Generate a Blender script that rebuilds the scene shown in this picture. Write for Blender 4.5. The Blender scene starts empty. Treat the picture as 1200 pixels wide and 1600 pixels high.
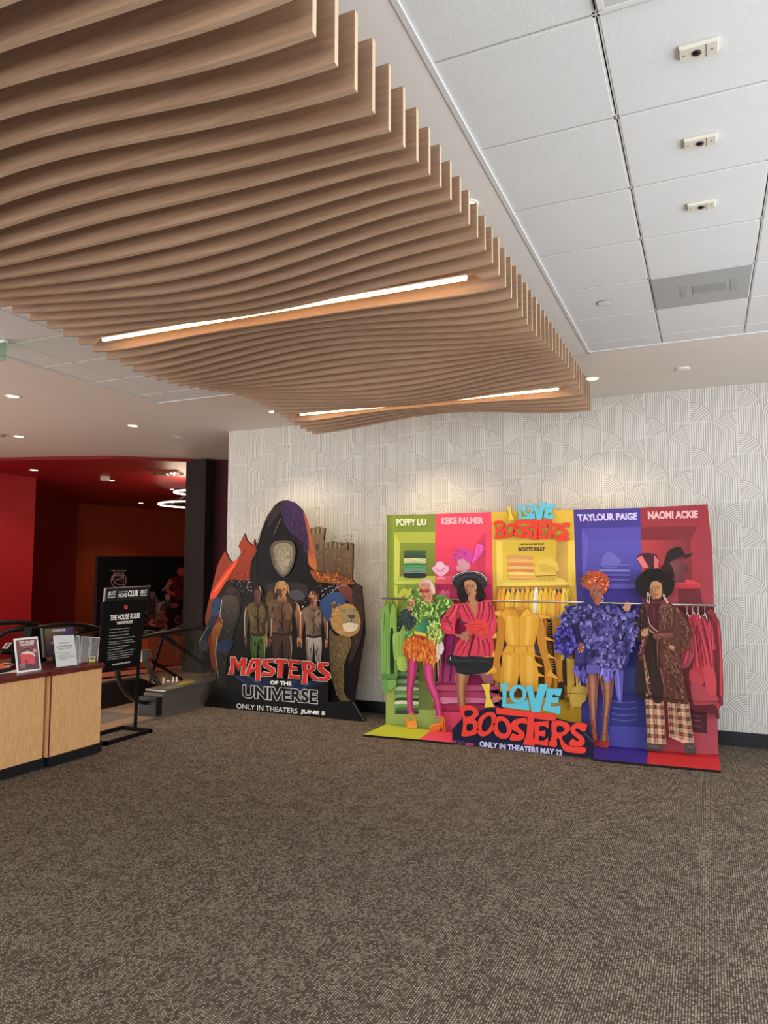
import bpy, math, random
import numpy as np
from mathutils import Vector
from mathutils.geometry import tessellate_polygon
PI = math.pi
S = bpy.context.scene
COL = S.collection

# ------------------------------------------------------------------ camera, world, lights, exposure
F_PX, YAW, PITCH, ROLL, EYE = 1124.04, -0.421459, 0.0784217, 0.0015095, 1.734
_cy, _sy, _cp, _sp = math.cos(YAW), math.sin(YAW), math.cos(PITCH), math.sin(PITCH)
FWD = Vector((_sy*_cp, _cy*_cp, _sp)); _r = Vector((_cy, -_sy, 0)); _u = _r.cross(FWD)
RIGHT = _r*math.cos(ROLL) + _u*math.sin(ROLL); UP = _u*math.cos(ROLL) - _r*math.sin(ROLL)
EYE_P = Vector((0, 0, EYE))
cam_data = bpy.data.cameras.new('camera'); cam = bpy.data.objects.new('camera', cam_data); COL.objects.link(cam)
cam_data.sensor_fit = 'HORIZONTAL'; cam_data.sensor_width = 36.0
cam_data.lens = F_PX/1200*36.0
cam_data.clip_start = 0.05; cam_data.clip_end = 200
from mathutils import Matrix
m = Matrix((RIGHT, UP, -FWD)).transposed().to_4x4(); m.translation = EYE_P
cam.matrix_world = m
S.camera = cam
S.view_settings.view_transform = 'Standard'; S.view_settings.look = 'None'
S.view_settings.gamma = 1; S.view_settings.exposure = -0.12
S.view_settings.use_curve_mapping = False
try:
    S.cycles.use_denoising = True
    S.cycles.sample_clamp_indirect = 6
    S.cycles.max_bounces = 10
    S.cycles.diffuse_bounces = 5
    S.cycles.transparent_max_bounces = 16
except Exception: pass
W = bpy.data.worlds.new('world'); S.world = W; W.use_nodes = True
W.node_tree.nodes['Background'].inputs[0].default_value = (0.88, 0.94, 1.0, 1)
W.node_tree.nodes['Background'].inputs[1].default_value = 0.75

def area(name, loc, size, size_y, power, color, rot):
    d = bpy.data.lights.new(name, 'AREA'); d.shape = 'RECTANGLE'; d.size = size; d.size_y = size_y
    d.energy = power; d.color = color
    o = bpy.data.objects.new(name, d); o.location = loc; o.rotation_euler = rot; COL.objects.link(o); return o
# daylight through the glazed front of the lobby, behind and to the right of the photographer
area('daylight_front', (-2.2, -4.2, 1.9), 8.5, 3.0, 340, (0.97, 0.98, 1.0), (PI/2+.3, 0, 0))
area('daylight_side', (3.2, 2.6, 1.9), 6.5, 2.8, 300, (0.97, 0.985, 1.0), (PI/2+.2, 0, PI/2))
area('lobby_left', (-11.5, 1.0, 1.9), 7.0, 2.6, 420, (1.0, 0.89, 0.81), (PI/2+.15, 0, -PI/2*.75))  # added warm fill that brightens the left ceiling, no fitting behind it
def spot(name, loc, power, color, angle=95, blend=0.7, aim=None):
    d = bpy.data.lights.new(name, 'SPOT'); d.energy = power; d.color = color; d.spot_size = math.radians(angle); d.spot_blend = blend
    d.shadow_soft_size = 0.05
    o = bpy.data.objects.new(name, d); o.location = loc; COL.objects.link(o)
    if aim is not None: o.rotation_euler = (Vector(aim)-Vector(loc)).to_track_quat('-Z', 'Y').to_euler()
    return o
WARM = (1.0, 0.74, 0.45)
CZ = 3.60                       # ceiling height
YW = 8.02                       # patterned wall
for x, p in ((-4.66, 105), (-2.83, 115), (-1.0, 80)):
    spot('wall_washer', (x, 7.18, CZ-0.03), p, WARM, 100, 0.8, (x, 7.55, 0))
for x, y, p in ((-6.83, 5.38, 60), (-6.83, 7.17, 60), (-8.88, 7.0, 60), (-6.83, 8.0, 18)):
    spot('lobby_downlight', (x, y, CZ-0.03), p, (1, 0.85, 0.68), 110, 0.8, (x, y, 0))

# ------------------------------------------------------------------ pixel -> place helpers
def ray(x, y): return RIGHT*((x-600)/F_PX) - UP*((y-800)/F_PX) + FWD
AX = {'x': 0, 'y': 1, 'z': 2}
class Plane:
    """an axis-aligned plane that a flat thing lies in; off > 0 lifts towards the viewer's side"""
    def __init__(s, axis, val):
        s.a = AX[axis]; s.v = val
        s.away = {'x': Vector((-1, 0, 0)), 'y': Vector((0, 1, 0)), 'z': Vector((0, 0, -1))}[axis]
    def at(s, x, y, off=0.0):
        d = ray(x, y); t = (s.v - EYE_P[s.a])/d[s.a]
        return EYE_P + d*t - s.away*off
class Slant:
    """a vertical plane through two floor points (a, b)"""
    def __init__(s, a, b):
        s.a = Vector((a[0], a[1], 0)); d = Vector((b[0]-a[0], b[1]-a[1], 0)).normalized(); s.d = d
        s.n = Vector((-d.y, d.x, 0))
        if s.n.dot(s.a-EYE_P) < 0: s.n = -s.n
        s.away = s.n
    def at(s, x, y, off=0.0):
        r = ray(x, y); t = (s.a-EYE_P).dot(s.n)/r.dot(s.n)
        return EYE_P + r*t - s.away*off
def lin(c):
    if isinstance(c, str):
        c = c.lstrip('#'); c = tuple(int(c[i:i+2], 16)/255 for i in (0, 2, 4))
    return tuple((v/12.92 if v <= 0.04045 else ((v+0.055)/1.055)**2.4) for v in c[:3])

# ------------------------------------------------------------------ materials
def new_mat(name):
    m = bpy.data.materials.new(name); m.use_nodes = True
    nt = m.node_tree; return m, nt, nt.nodes['Principled BSDF']
def node(nt, typ, **kw):
    n = nt.nodes.new(typ)
    for k, v in kw.items(): setattr(n, k, v)
    return n
def mth(nt, op, a, b=None, c=None, clamp=False):
    n = nt.nodes.new('ShaderNodeMath'); n.operation = op; n.use_clamp = clamp
    for i, v in enumerate((a, b, c)):
        if v is None: continue
        if isinstance(v, (int, float)): n.inputs[i].default_value = v
        else: nt.links.new(v, n.inputs[i])
    return n.outputs[0]
def mixc(nt, fac, a, b):
    n = nt.nodes.new('ShaderNodeMix'); n.data_type = 'RGBA'
    if isinstance(fac, (int, float)): n.inputs[0].default_value = fac
    else: nt.links.new(fac, n.inputs[0])
    for i, v in ((6, a), (7, b)):
        if isinstance(v, tuple): n.inputs[i].default_value = (*v[:3], 1)
        else: nt.links.new(v, n.inputs[i])
    return n.outputs[2]
def objco(nt, scale=(1, 1, 1)):
    t = nt.nodes.new('ShaderNodeTexCoord'); mp = nt.nodes.new('ShaderNodeMapping'); mp.inputs[3].default_value = scale
    nt.links.new(t.outputs['Object'], mp.inputs[0]); return mp.outputs[0]
def noise(nt, vec, scale, detail=3.0, rough=0.55):
    n = nt.nodes.new('ShaderNodeTexNoise'); n.inputs['Scale'].default_value = scale; n.inputs['Detail'].default_value = detail
    n.inputs['Roughness'].default_value = rough; nt.links.new(vec, n.inputs['Vector']); return n.outputs['Fac']
def bump(nt, b, h, strength, dist=0.01):
    n = nt.nodes.new('ShaderNodeBump'); n.inputs['Strength'].default_value = strength; n.inputs['Distance'].default_value = dist
    nt.links.new(h, n.inputs['Height']); nt.links.new(n.outputs[0], b.inputs['Normal'])
def plain(name, col, rough=0.6, metal=0.0, var=0.06, scale=14.0, spec=0.4, bmp=0.0):
    m, nt, b = new_mat(name); c = lin(col)
    f = noise(nt, objco(nt), scale)
    lo = tuple(max(0, v*(1-var)) for v in c); hi = tuple(min(1, v*(1+var)) for v in c)
    nt.links.new(mixc(nt, f, lo, hi), b.inputs['Base Color'])
    b.inputs['Roughness'].default_value = rough; b.inputs['Metallic'].default_value = metal
    b.inputs['Specular IOR Level'].default_value = spec
    if bmp: bump(nt, b, f, bmp)
    return m
def emis(name, col, strength):
    m, nt, b = new_mat(name); c = lin(col)
    b.inputs['Base Color'].default_value = (*c, 1); b.inputs['Emission Color'].default_value = (*c, 1)
    b.inputs['Emission Strength'].default_value = strength; return m
def wood(name, light, dark, stretch, rough=0.45, scale=1.0):
    m, nt, b = new_mat(name)
    v = objco(nt, stretch); f = noise(nt, v, 6*scale, 6, 0.6); g = noise(nt, v, 30*scale, 3, 0.6)
    h = mth(nt, 'ADD', mth(nt, 'MULTIPLY', f, 0.6), mth(nt, 'MULTIPLY', g, 0.4))
    r = nt.nodes.new('ShaderNodeValToRGB'); r.color_ramp.elements[0].position = 0.36; r.color_ramp.elements[1].position = 0.64
    r.color_ramp.elements[0].color = (*lin(dark), 1); r.color_ramp.elements[1].color = (*lin(light), 1)
    nt.links.new(h, r.inputs[0]); nt.links.new(r.outputs[0], b.inputs['Base Color'])
    b.inputs['Roughness'].default_value = rough; return m
def glass_mat(name, tint, alpha=0.12, rough=0.03, gain=.18):
    m, nt, b = new_mat(name)
    nt.nodes.remove(b); out = nt.nodes['Material Output']
    tr = nt.nodes.new('ShaderNodeBsdfTransparent'); tr.inputs[0].default_value = (*tint, 1)
    gl = nt.nodes.new('ShaderNodeBsdfGlossy'); gl.inputs['Roughness'].default_value = rough
    fr = nt.nodes.new('ShaderNodeFresnel'); fr.inputs[0].default_value = 1.45
    mx = nt.nodes.new('ShaderNodeMixShader')
    nt.links.new(mth(nt, 'MULTIPLY_ADD', fr.outputs[0], gain, alpha*0.3, clamp=True), mx.inputs[0]); nt.links.new(tr.outputs[0], mx.inputs[1]); nt.links.new(gl.outputs[0], mx.inputs[2])
    nt.links.new(mx.outputs[0], out.inputs[0]); return m

def print_mat(name, rough=0.55, spec=0.2):
    """printed card: ink colours held per shape, faint paper mottling"""
    m, nt, b = new_mat(name)
    a = nt.nodes.new('ShaderNodeVertexColor'); a.layer_name = 'Col'
    f = noise(nt, objco(nt), 60, 3); k = mth(nt, 'ADD', mth(nt, 'MULTIPLY', f, 0.24), 0.88)
    mx = nt.nodes.new('ShaderNodeVectorMath'); mx.operation = 'SCALE'
    nt.links.new(a.outputs[0], mx.inputs[0]); nt.links.new(k, mx.inputs[3]); nt.links.new(mx.outputs[0], b.inputs['Base Color'])
    b.inputs['Roughness'].default_value = rough; b.inputs['Specular IOR Level'].default_value = spec; return m
def wallpaper_mat():
    m, nt, b = new_mat('arched_line_wallpaper')
    t = nt.nodes.new('ShaderNodeTexCoord'); sp = nt.nodes.new('ShaderNodeSeparateXYZ'); nt.links.new(t.outputs['Object'], sp.inputs[0])
    wob = nt.nodes.new('ShaderNodeTexNoise'); wob.inputs['Scale'].default_value = 9; nt.links.new(t.outputs['Object'], wob.inputs['Vector'])
    CW = 0.2195; PER = 0.473/CW
    u = mth(nt, 'ADD', mth(nt, 'DIVIDE', mth(nt, 'ADD', sp.outputs[0], 0.561+CW*100), CW), mth(nt, 'MULTIPLY', mth(nt, 'SUBTRACT', wob.outputs['Fac'], 0.5), 0.03))
    col = mth(nt, 'FLOOR', u); lu = mth(nt, 'FRACT', u)
    isb = mth(nt, 'MODULO', col, 2.0); k = mth(nt, 'FLOOR', mth(nt, 'DIVIDE', col, 2.0))
    # column pairs climb by a quarter of the repeat
    v = mth(nt, 'DIVIDE', mth(nt, 'SUBTRACT', sp.outputs[2], 3.121), CW)
    v = mth(nt, 'SUBTRACT', v, mth(nt, 'MULTIPLY', mth(nt, 'SUBTRACT', k, 50.0), PER/4))
    v = mth(nt, 'ADD', v, mth(nt, 'MULTIPLY', isb, PER/4))
    tt = mth(nt, 'FLOORED_MODULO', v, PER)
    dx = mth(nt, 'ADD', mth(nt, 'MULTIPLY', lu, mth(nt, 'SUBTRACT', 1.0, isb)), mth(nt, 'MULTIPLY', mth(nt, 'SUBTRACT', 1.0, lu), isb))
    rr = mth(nt, 'SQRT', mth(nt, 'ADD', mth(nt, 'MULTIPLY', dx, dx), mth(nt, 'MULTIPLY', tt, tt)))
    inside = mth(nt, 'LESS_THAN', rr, 1.0)
    val = mth(nt, 'ADD', mth(nt, 'MULTIPLY', inside, rr), mth(nt, 'MULTIPLY', mth(nt, 'SUBTRACT', 1.0, inside), dx))
    s = mth(nt, 'SINE', mth(nt, 'MULTIPLY', val, 2*PI*10.0))
    line = mth(nt, 'MULTIPLY_ADD', s, 0.9, 0.45, clamp=True)
    # pale seams: block edge under the left-hand arches and the column joints
    e1 = mth(nt, 'MULTIPLY', mth(nt, 'LESS_THAN', mth(nt, 'ABSOLUTE', mth(nt, 'SUBTRACT', tt, 0.03)), 0.035), mth(nt, 'SUBTRACT', 1.0, isb))
    e2 = mth(nt, 'MULTIPLY', mth(nt, 'LESS_THAN', mth(nt, 'ABSOLUTE', mth(nt, 'SUBTRACT', tt, 1.12)), 0.03), isb)
    e3 = mth(nt, 'LESS_THAN', lu, 0.03)
    line = mth(nt, 'MAXIMUM', line, mth(nt, 'MULTIPLY', mth(nt, 'MAXIMUM', mth(nt, 'MAXIMUM', e1, e2), e3), 0.5))
    f = noise(nt, t.outputs['Object'], 40, 4); cloud = noise(nt, t.outputs['Object'], 5, 3)
    base = mixc(nt, f, lin('#a5a39d'), lin('#b6b3ac'))
    lc = mixc(nt, cloud, lin('#dbd9d2'), lin('#e6e4de'))
    nt.links.new(mixc(nt, line, base, lc), b.inputs['Base Color'])
    b.inputs['Roughness'].default_value = 0.55; bump(nt, b, line, 0.35, 0.003); return m
def carpet_mat():
    m, nt, b = new_mat('woven_carpet')
    t = nt.nodes.new('ShaderNodeTexCoord'); sp = nt.nodes.new('ShaderNodeSeparateXYZ'); nt.links.new(t.outputs['Object'], sp.inputs[0])
    RW = 0.0112
    u = mth(nt, 'DIVIDE', sp.outputs[0], RW); row = mth(nt, 'FLOOR', u); lu = mth(nt, 'FRACT', u)
    wn = nt.nodes.new('ShaderNodeTexWhiteNoise'); wn.noise_dimensions = '1D'; nt.links.new(row, wn.inputs['W'])
    v = mth(nt, 'ADD', mth(nt, 'DIVIDE', sp.outputs[1], 0.0145), mth(nt, 'MULTIPLY', wn.outputs['Value'], 7.0))
    cell = mth(nt, 'FLOOR', v); lv = mth(nt, 'FRACT', v)
    cv = nt.nodes.new('ShaderNodeCombineXYZ'); nt.links.new(row, cv.inputs[0]); nt.links.new(cell, cv.inputs[1])
    w2 = nt.nodes.new('ShaderNodeTexWhiteNoise'); w2.noise_dimensions = '2D'; nt.links.new(cv.outputs[0], w2.inputs['Vector'])
    # rounded loop profile
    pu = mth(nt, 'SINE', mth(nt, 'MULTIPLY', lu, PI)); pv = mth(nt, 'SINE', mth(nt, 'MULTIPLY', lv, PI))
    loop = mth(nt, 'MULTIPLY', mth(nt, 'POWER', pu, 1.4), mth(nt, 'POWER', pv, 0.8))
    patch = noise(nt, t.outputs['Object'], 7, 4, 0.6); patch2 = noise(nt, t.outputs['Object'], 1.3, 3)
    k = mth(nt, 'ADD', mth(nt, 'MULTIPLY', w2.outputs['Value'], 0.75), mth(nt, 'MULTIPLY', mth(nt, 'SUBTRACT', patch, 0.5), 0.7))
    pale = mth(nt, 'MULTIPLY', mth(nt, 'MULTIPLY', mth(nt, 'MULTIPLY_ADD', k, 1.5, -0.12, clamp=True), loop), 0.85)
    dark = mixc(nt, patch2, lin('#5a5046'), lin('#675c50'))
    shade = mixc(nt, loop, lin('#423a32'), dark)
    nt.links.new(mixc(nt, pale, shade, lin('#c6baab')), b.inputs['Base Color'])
    b.inputs['Roughness'].default_value = 0.95; b.inputs['Specular IOR Level'].default_value = 0.1
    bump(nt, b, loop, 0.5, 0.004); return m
def tile_mat():
    m, nt, b = new_mat('ceiling_tile_board')
    v = objco(nt); f = noise(nt, v, 160, 4, 0.7); g = noise(nt, v, 3, 2)
    nt.links.new(mixc(nt, mth(nt, 'ADD', mth(nt, 'MULTIPLY', f, .7), mth(nt, 'MULTIPLY', g, .3)), lin('#d3d5d5'), lin('#ebeded')), b.inputs['Base Color'])
    b.inputs['Roughness'].default_value = 0.9; bump(nt, b, f, 0.35, 0.004); return m

M = {}
M['print'] = print_mat('printed_card'); M['gloss'] = print_mat('printed_gloss', 0.25, 0.5)
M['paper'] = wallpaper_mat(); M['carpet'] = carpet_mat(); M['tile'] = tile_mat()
M['gyp'] = plain('painted_gypsum', '#efece6', 0.75, var=0.03, scale=3)
M['beige'] = plain('beige_ceiling_paint', '#e6dfd6', 0.7, var=0.03, scale=3)
M['grid'] = plain('grey_tee_bar', '#8b8b8b', 0.5, var=0.05)
M['gridw'] = plain('white_tee_bar', '#dcdcda', 0.5, var=0.03)
M['slot'] = plain('dark_reveal', '#3a3a3a', 0.8)
M['lit_end'] = plain('pale_edge_banding', '#d3bb9b', .5, var=.04); M['under'] = wood('oak_underside', '#c4a88e', '#aa8d74', (0.35, 6, 9), 0.45)  # window light painted into the fin ends, floor light into the undersides
M['oak'] = wood('oak_veneer_fin', '#b39174', '#96755e', (0.35, 6, 9), 0.5)
M['lam'] = wood('blond_laminate', '#ecbf88', '#c9955e', (6, 6, 0.55), 0.4, 3.0)
M['cherry'] = wood('cherry_edge', '#6f2d26', '#4d1b18', (3, .6, 3), 0.3)
M['black'] = plain('black_enamel', '#131313', 0.42, spec=0.5)
M['blackm'] = plain('matt_black', '#0b0b0c', 0.8, spec=0.15)
M['rubber'] = plain('black_handrail_rubber', '#0b0b0c', 0.28, spec=0.6)
M['base'] = plain('black_rubber_base', '#0c0f14', 0.45, spec=0.5)
M['red'] = plain('red_paint', '#b0141f', 0.6, var=0.03, scale=2)
M['redc'] = plain('red_ceiling_paint', '#a8101a', 0.45, var=0.03, scale=2, spec=0.5)
M['deep'] = plain('deep_red_paint', '#7d0a12', 0.65, var=0.03, scale=2)
M['orange'] = plain('burnt_orange_paint', '#b4471a', 0.6, var=0.04, scale=2)
M['char'] = plain('charcoal_paint', '#2b2422', 0.85, var=0.04, scale=2)
M['maroon'] = plain('maroon_paint', '#3a0a12', 0.85)
M['skirt'] = plain('grey_painted_metal', '#5d5953', 0.45, 0.2)
M['plate'] = plain('ribbed_metal_plate', '#9c938a', 0.4, 0.5)
M['steel'] = plain('brushed_steel', '#b9b4ae', 0.35, 0.9)
M['tan'] = plain('tan_stone_floor', '#a3866c', 0.5, var=0.12, scale=5)
M['white'] = plain('white_plastic', '#ebe9e2', 0.4, var=0.02)
M['cream'] = plain('cream_plastic', '#d9d4c4', 0.4, var=0.02)
M['lampon'] = emis('lamp_glow', '#fff3df', 9)
M['barlight'] = emis('linear_light_glow', '#ffcd8a', 18)
M['ringlight'] = emis('ring_light_glow', '#ffe9cf', 9)
M['clear'] = glass_mat('clear_acrylic', (0.90, 0.90, 0.90), 0.03, gain=.07)
M['glass'] = glass_mat('balustrade_glass', (0.82, 0.84, 0.82), 0.03, gain=.1)
M['green_glass'] = glass_mat('green_edge_glass', (0.75, 0.95, 0.87), 0.1)

# ------------------------------------------------------------------ object helpers
ORI = {}
def tag(o, label=None, cat=None, group=None, kind=None):
    if label: o['label'] = label
    if cat: o['category'] = cat
    if group: o['group'] = group
    if kind: o['kind'] = kind
    return o
def thing(name, label, cat, loc, group=None):
    o = bpy.data.objects.new(name, None); o.empty_display_size = 0.1; o.location = loc; COL.objects.link(o)
    ORI[o.name] = Vector(loc); return tag(o, label, cat, group)
def mk(name, verts, faces, mat, parent=None, smooth=False, cols=None, origin=None):
    """link ONE mesh object; verts are world coordinates"""
    org = ORI[parent.name] if parent else (Vector(origin) if origin is not None else Vector((0, 0, 0)))
    me = bpy.data.meshes.new(name); me.from_pydata([tuple(Vector(v)-org) for v in verts], [], faces)
    if cols is not None:
        a = me.color_attributes.new('Col', 'FLOAT_COLOR', 'POINT')
        a.data.foreach_set('color', np.array([(*c, 1.0) for c in cols], dtype=np.float32).ravel())
    me.materials.append(mat)
    if smooth: me.polygons.foreach_set('use_smooth', [True]*len(me.polygons))
    me.update()
    o = bpy.data.objects.new(name, me); COL.objects.link(o)
    if parent: o.parent = parent; ORI[o.name] = org
    else: o.location = org; ORI[o.name] = org
    return o
class MB:
    def __init__(s): s.v = []; s.f = []
    def _add(s, v, f):
        n = len(s.v); s.v += [Vector(p) for p in v]; s.f += [tuple(i+n for i in q) for q in f]; return s
    def box(s, x0, x1, y0, y1, z0, z1):
        v = [(x, y, z) for x in (x0, x1) for y in (y0, y1) for z in (z0, z1)]
        return s._add(v, [(0, 1, 3, 2), (4, 6, 7, 5), (0, 4, 5, 1), (2, 3, 7, 6), (0, 2, 6, 4), (1, 5, 7, 3)])
    def hexa(s, v): # 8 corners ordered bottom ring then top ring
        return s._add(v, [(3, 2, 1, 0), (4, 5, 6, 7), (0, 1, 5, 4), (1, 2, 6, 5), (2, 3, 7, 6), (3, 0, 4, 7)])
    def tube(s, pts, r, n=10, closed=False, rz=None):
        pts = [Vector(p) for p in pts]; N = len(pts); base = len(s.v); prev = None
        for i, p in enumerate(pts):
            a = pts[(i-1) % N] if (closed or i > 0) else p; b = pts[(i+1) % N] if (closed or i < N-1) else p
            t = (b-a).normalized()
            if prev is None:
                up = Vector((0, 0, 1)) if abs(t.z) < 0.9 else Vector((1, 0, 0)); x = t.cross(up).normalized()
            else: x = (prev - t*prev.dot(t)).normalized()
            prev = x; y = t.cross(x)
            for k in range(n):
                an = 2*PI*k/n; s.v.append(p + x*(math.cos(an)*r) + y*(math.sin(an)*(rz or r)))
        for i in range(N if closed else N-1):
            for k in range(n):
                a = base+i*n+k; b = base+i*n+(k+1) % n; c = base+((i+1) % N)*n+(k+1) % n; d = base+((i+1) % N)*n+k
                s.f.append((a, b, c, d))
        if not closed:
            s.f.append(tuple(base+k for k in range(n))[::-1]); s.f.append(tuple(base+(N-1)*n+k for k in range(n)))
        return s
    def lathe(s, c, prof, n=28):   # prof: (radius, z)
        base = len(s.v)
        for r, z in prof:
            for k in range(n):
                a = 2*PI*k/n; s.v.append(Vector((c[0]+r*math.cos(a), c[1]+r*math.sin(a), c[2]+z)))
        for i in range(len(prof)-1):
            for k in range(n):
                s.f.append((base+i*n+k, base+i*n+(k+1) % n, base+(i+1)*n+(k+1) % n, base+(i+1)*n+k))
        s.f.append(tuple(base+k for k in range(n))[::-1]); s.f.append(tuple(base+(len(prof)-1)*n+k for k in range(n)))
        return s
    def prism(s, loop, vec):   # planar loop extruded along vec
        loop = [Vector(p) for p in loop]; n = len(loop); b = len(s.v); vec = Vector(vec)
        s.v += loop + [p+vec for p in loop]
        for t in tessellate_polygon([loop]): s.f.append(tuple(b+i for i in t)); s.f.append(tuple(b+n+i for i in reversed(t)))
        for i in range(n): s.f.append((b+i, b+(i+1) % n, b+n+(i+1) % n, b+n+i))
        return s
    def build(s, name, mat, parent=None, smooth=False, origin=None): return mk(name, s.v, s.f, mat, parent, smooth, origin=origin)
def struct(name, mb, mat): return tag(mb.build(name, mat), kind='structure')

def zc(ox, oy, sc, pts): return [(ox+x/sc, oy+y/sc) for x, y in pts]
def catmull(pts, n=4, closed=True):
    out = []; N = len(pts)
    for i in range(N if closed else N-1):
        if closed: p0, p1, p2, p3 = pts[i-1], pts[i], pts[(i+1) % N], pts[(i+2) % N]
        else: p0, p1, p2, p3 = pts[max(i-1, 0)], pts[i], pts[i+1], pts[min(i+2, N-1)]
        for k in range(n):
            t = k/n
            out.append(tuple(0.5*(2*p1[j] + (p2[j]-p0[j])*t + (2*p0[j]-5*p1[j]+4*p2[j]-p3[j])*t*t + (3*p1[j]-p0[j]-3*p2[j]+p3[j])*t**3) for j in (0, 1)))
    if not closed: out.append(tuple(pts[-1]))
    return out
def inpoly(x, y, P):
    c = False; j = len(P)-1
    for i in range(len(P)):
        if (P[i][1] > y) != (P[j][1] > y) and x < (P[j][0]-P[i][0])*(y-P[i][1])/(P[j][1]-P[i][1])+P[i][0]: c = not c
        j = i
    return c
_font = {}
def text_mesh(s, bold=0.0):
    k = (s, bold)
    if k not in _font:
        cu = bpy.data.curves.new('t', 'FONT'); cu.body = s; cu.offset = bold; cu.resolution_u = 3; cu.fill_mode = 'FRONT'
        o = bpy.data.objects.new('t', cu); me = bpy.data.meshes.new_from_object(o)
        v = [(p.co.x, p.co.y) for p in me.vertices]; f = [tuple(p.vertices) for p in me.polygons]
        bpy.data.objects.remove(o); bpy.data.curves.remove(cu); bpy.data.meshes.remove(me)
        xs = [p[0] for p in v]; ys = [p[1] for p in v]; w = max(xs)-min(xs); h = max(ys)-min(ys)
        _font[k] = ([((p[0]-min(xs))/w, (p[1]-min(ys))/h) for p in v], f)
    return _font[k]
class Paint:
    """flat printed card built up from cut shapes on one plane; the first shape may have thickness"""
    def __init__(s, plane, off=0.0, step=0.00012):
        s.P = plane; s.off = off; s.step = step; s.v = []; s.f = []; s.c = []
    def _col(s, c, g, pts):
        if callable(c): return [lin(c(*p)) for p in pts]
        if g is None: return [lin(c)]*len(pts)
        a, b = lin(c), lin(g[0]); k = 1 if g[1] == 'v' else 0
        lo = min(p[k] for p in pts); hi = max(p[k] for p in pts)
        out = []
        for p in pts:
            t = (p[k]-lo)/max(hi-lo, 1e-6); out.append(tuple(a[i]*(1-t)+b[i]*t for i in range(3)))
        return out
    def add(s, pts, col, smooth=False, holes=(), thick=0.0, g=None, side=None):
        if smooth: pts = catmull(pts); holes = [catmull(h) for h in holes]
        loops = [list(pts)]+[list(h) for h in holes]; flat = [p for l in loops for p in l]
        v3 = [s.P.at(*p, s.off) for p in flat]; L3 = []; i = 0
        for l in loops: L3.append(v3[i:i+len(l)]); i += len(l)
        b = len(s.v); cc = s._col(col, g, flat)
        tris = tessellate_polygon(L3)
        if tris and len(tris):
            t = tris[0]; nrm = (v3[t[1]]-v3[t[0]]).cross(v3[t[2]]-v3[t[0]])
            flip = nrm.dot(s.P.away) > 0
        else: flip = False
        s.v += v3; s.c += cc; s.f += [tuple(b+i for i in (reversed(t) if flip else t)) for t in tris]
        if thick:
            sc = [lin(side)]*len(flat) if side else [tuple(q*0.8 for q in c) for c in cc]
            b1 = len(s.v); s.v += v3; s.c += sc
            b2 = len(s.v); s.v += [p+s.P.away*thick for p in v3]; s.c += sc
            s.f += [tuple(b2+i for i in (t if flip else reversed(t))) for t in tris]
            i0 = 0
            for l in loops:
                n = len(l)
                for i in range(n): s.f.append((b1+i0+i, b1+i0+(i+1) % n, b2+i0+(i+1) % n, b2+i0+i))
                i0 += n
        s.off += s.step; return s
    def stroke(s, pts, w0, col, w1=None, smooth=True, g=None):
        if w1 is None: w1 = w0
        if smooth and len(pts) > 2: pts = catmull(pts, 4, False)
        n = len(pts); Lf = []; Rt = []
        for i, p in enumerate(pts):
            a = pts[max(i-1, 0)]; b = pts[min(i+1, n-1)]; dx, dy = b[0]-a[0], b[1]-a[1]; l = math.hypot(dx, dy) or 1
            w = (w0+(w1-w0)*i/(n-1))/2; Lf.append((p[0]-dy/l*w, p[1]+dx/l*w)); Rt.append((p[0]+dy/l*w, p[1]-dx/l*w))
        v3 = [s.P.at(*p, s.off) for p in Lf+Rt]; b = len(s.v); s.v += v3; s.c += s._col(col, g, Lf+Rt)
        for i in range(n-1): s.f.append((b+i, b+i+1, b+n+i+1, b+n+i))
        s.off += s.step; return s
    def limb(s, path, cols, smooth=True):
        """a printed rounded form: path of (x, y, width); cols blend across from one edge to the other"""
        if smooth and len(path) > 2:
            c = catmull([p[:2] for p in path], 4, False); n = len(c)
            ws = []
            for i in range(n):
                t = i/(n-1)*(len(path)-1); k = min(int(t), len(path)-2); ws.append(path[k][2]*(1-t+k)+path[k+1][2]*(t-k))
        else: c = [p[:2] for p in path]; ws = [p[2] for p in path]; n = len(c)
        m = len(cols); b = len(s.v); L = [lin(q) for q in cols]
        for i, p in enumerate(c):
            a = c[max(i-1, 0)]; d = c[min(i+1, n-1)]; dx, dy = d[0]-a[0], d[1]-a[1]; l = math.hypot(dx, dy) or 1
            for j in range(m):
                w = ws[i]*(j/(m-1)-.5); s.v.append(s.P.at(p[0]+dy/l*w, p[1]-dx/l*w, s.off)); s.c.append(L[j])
        for i in range(n-1):
            for j in range(m-1): s.f.append((b+i*m+j, b+i*m+j+1, b+(i+1)*m+j+1, b+(i+1)*m+j))
        s.off += s.step; return s
    def disc(s, c, rx, ry, col, n=18, ang=0, g=None, hole=None):
        ca, sa = math.cos(ang), math.sin(ang)
        def ring(f): return [(c[0]+f*rx*math.cos(2*PI*k/n)*ca-f*ry*math.sin(2*PI*k/n)*sa, c[1]+f*rx*math.cos(2*PI*k/n)*sa+f*ry*math.sin(2*PI*k/n)*ca) for k in range(n)]
        return s.add(ring(1), col, g=g, holes=[ring(hole)] if hole else ())
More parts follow.
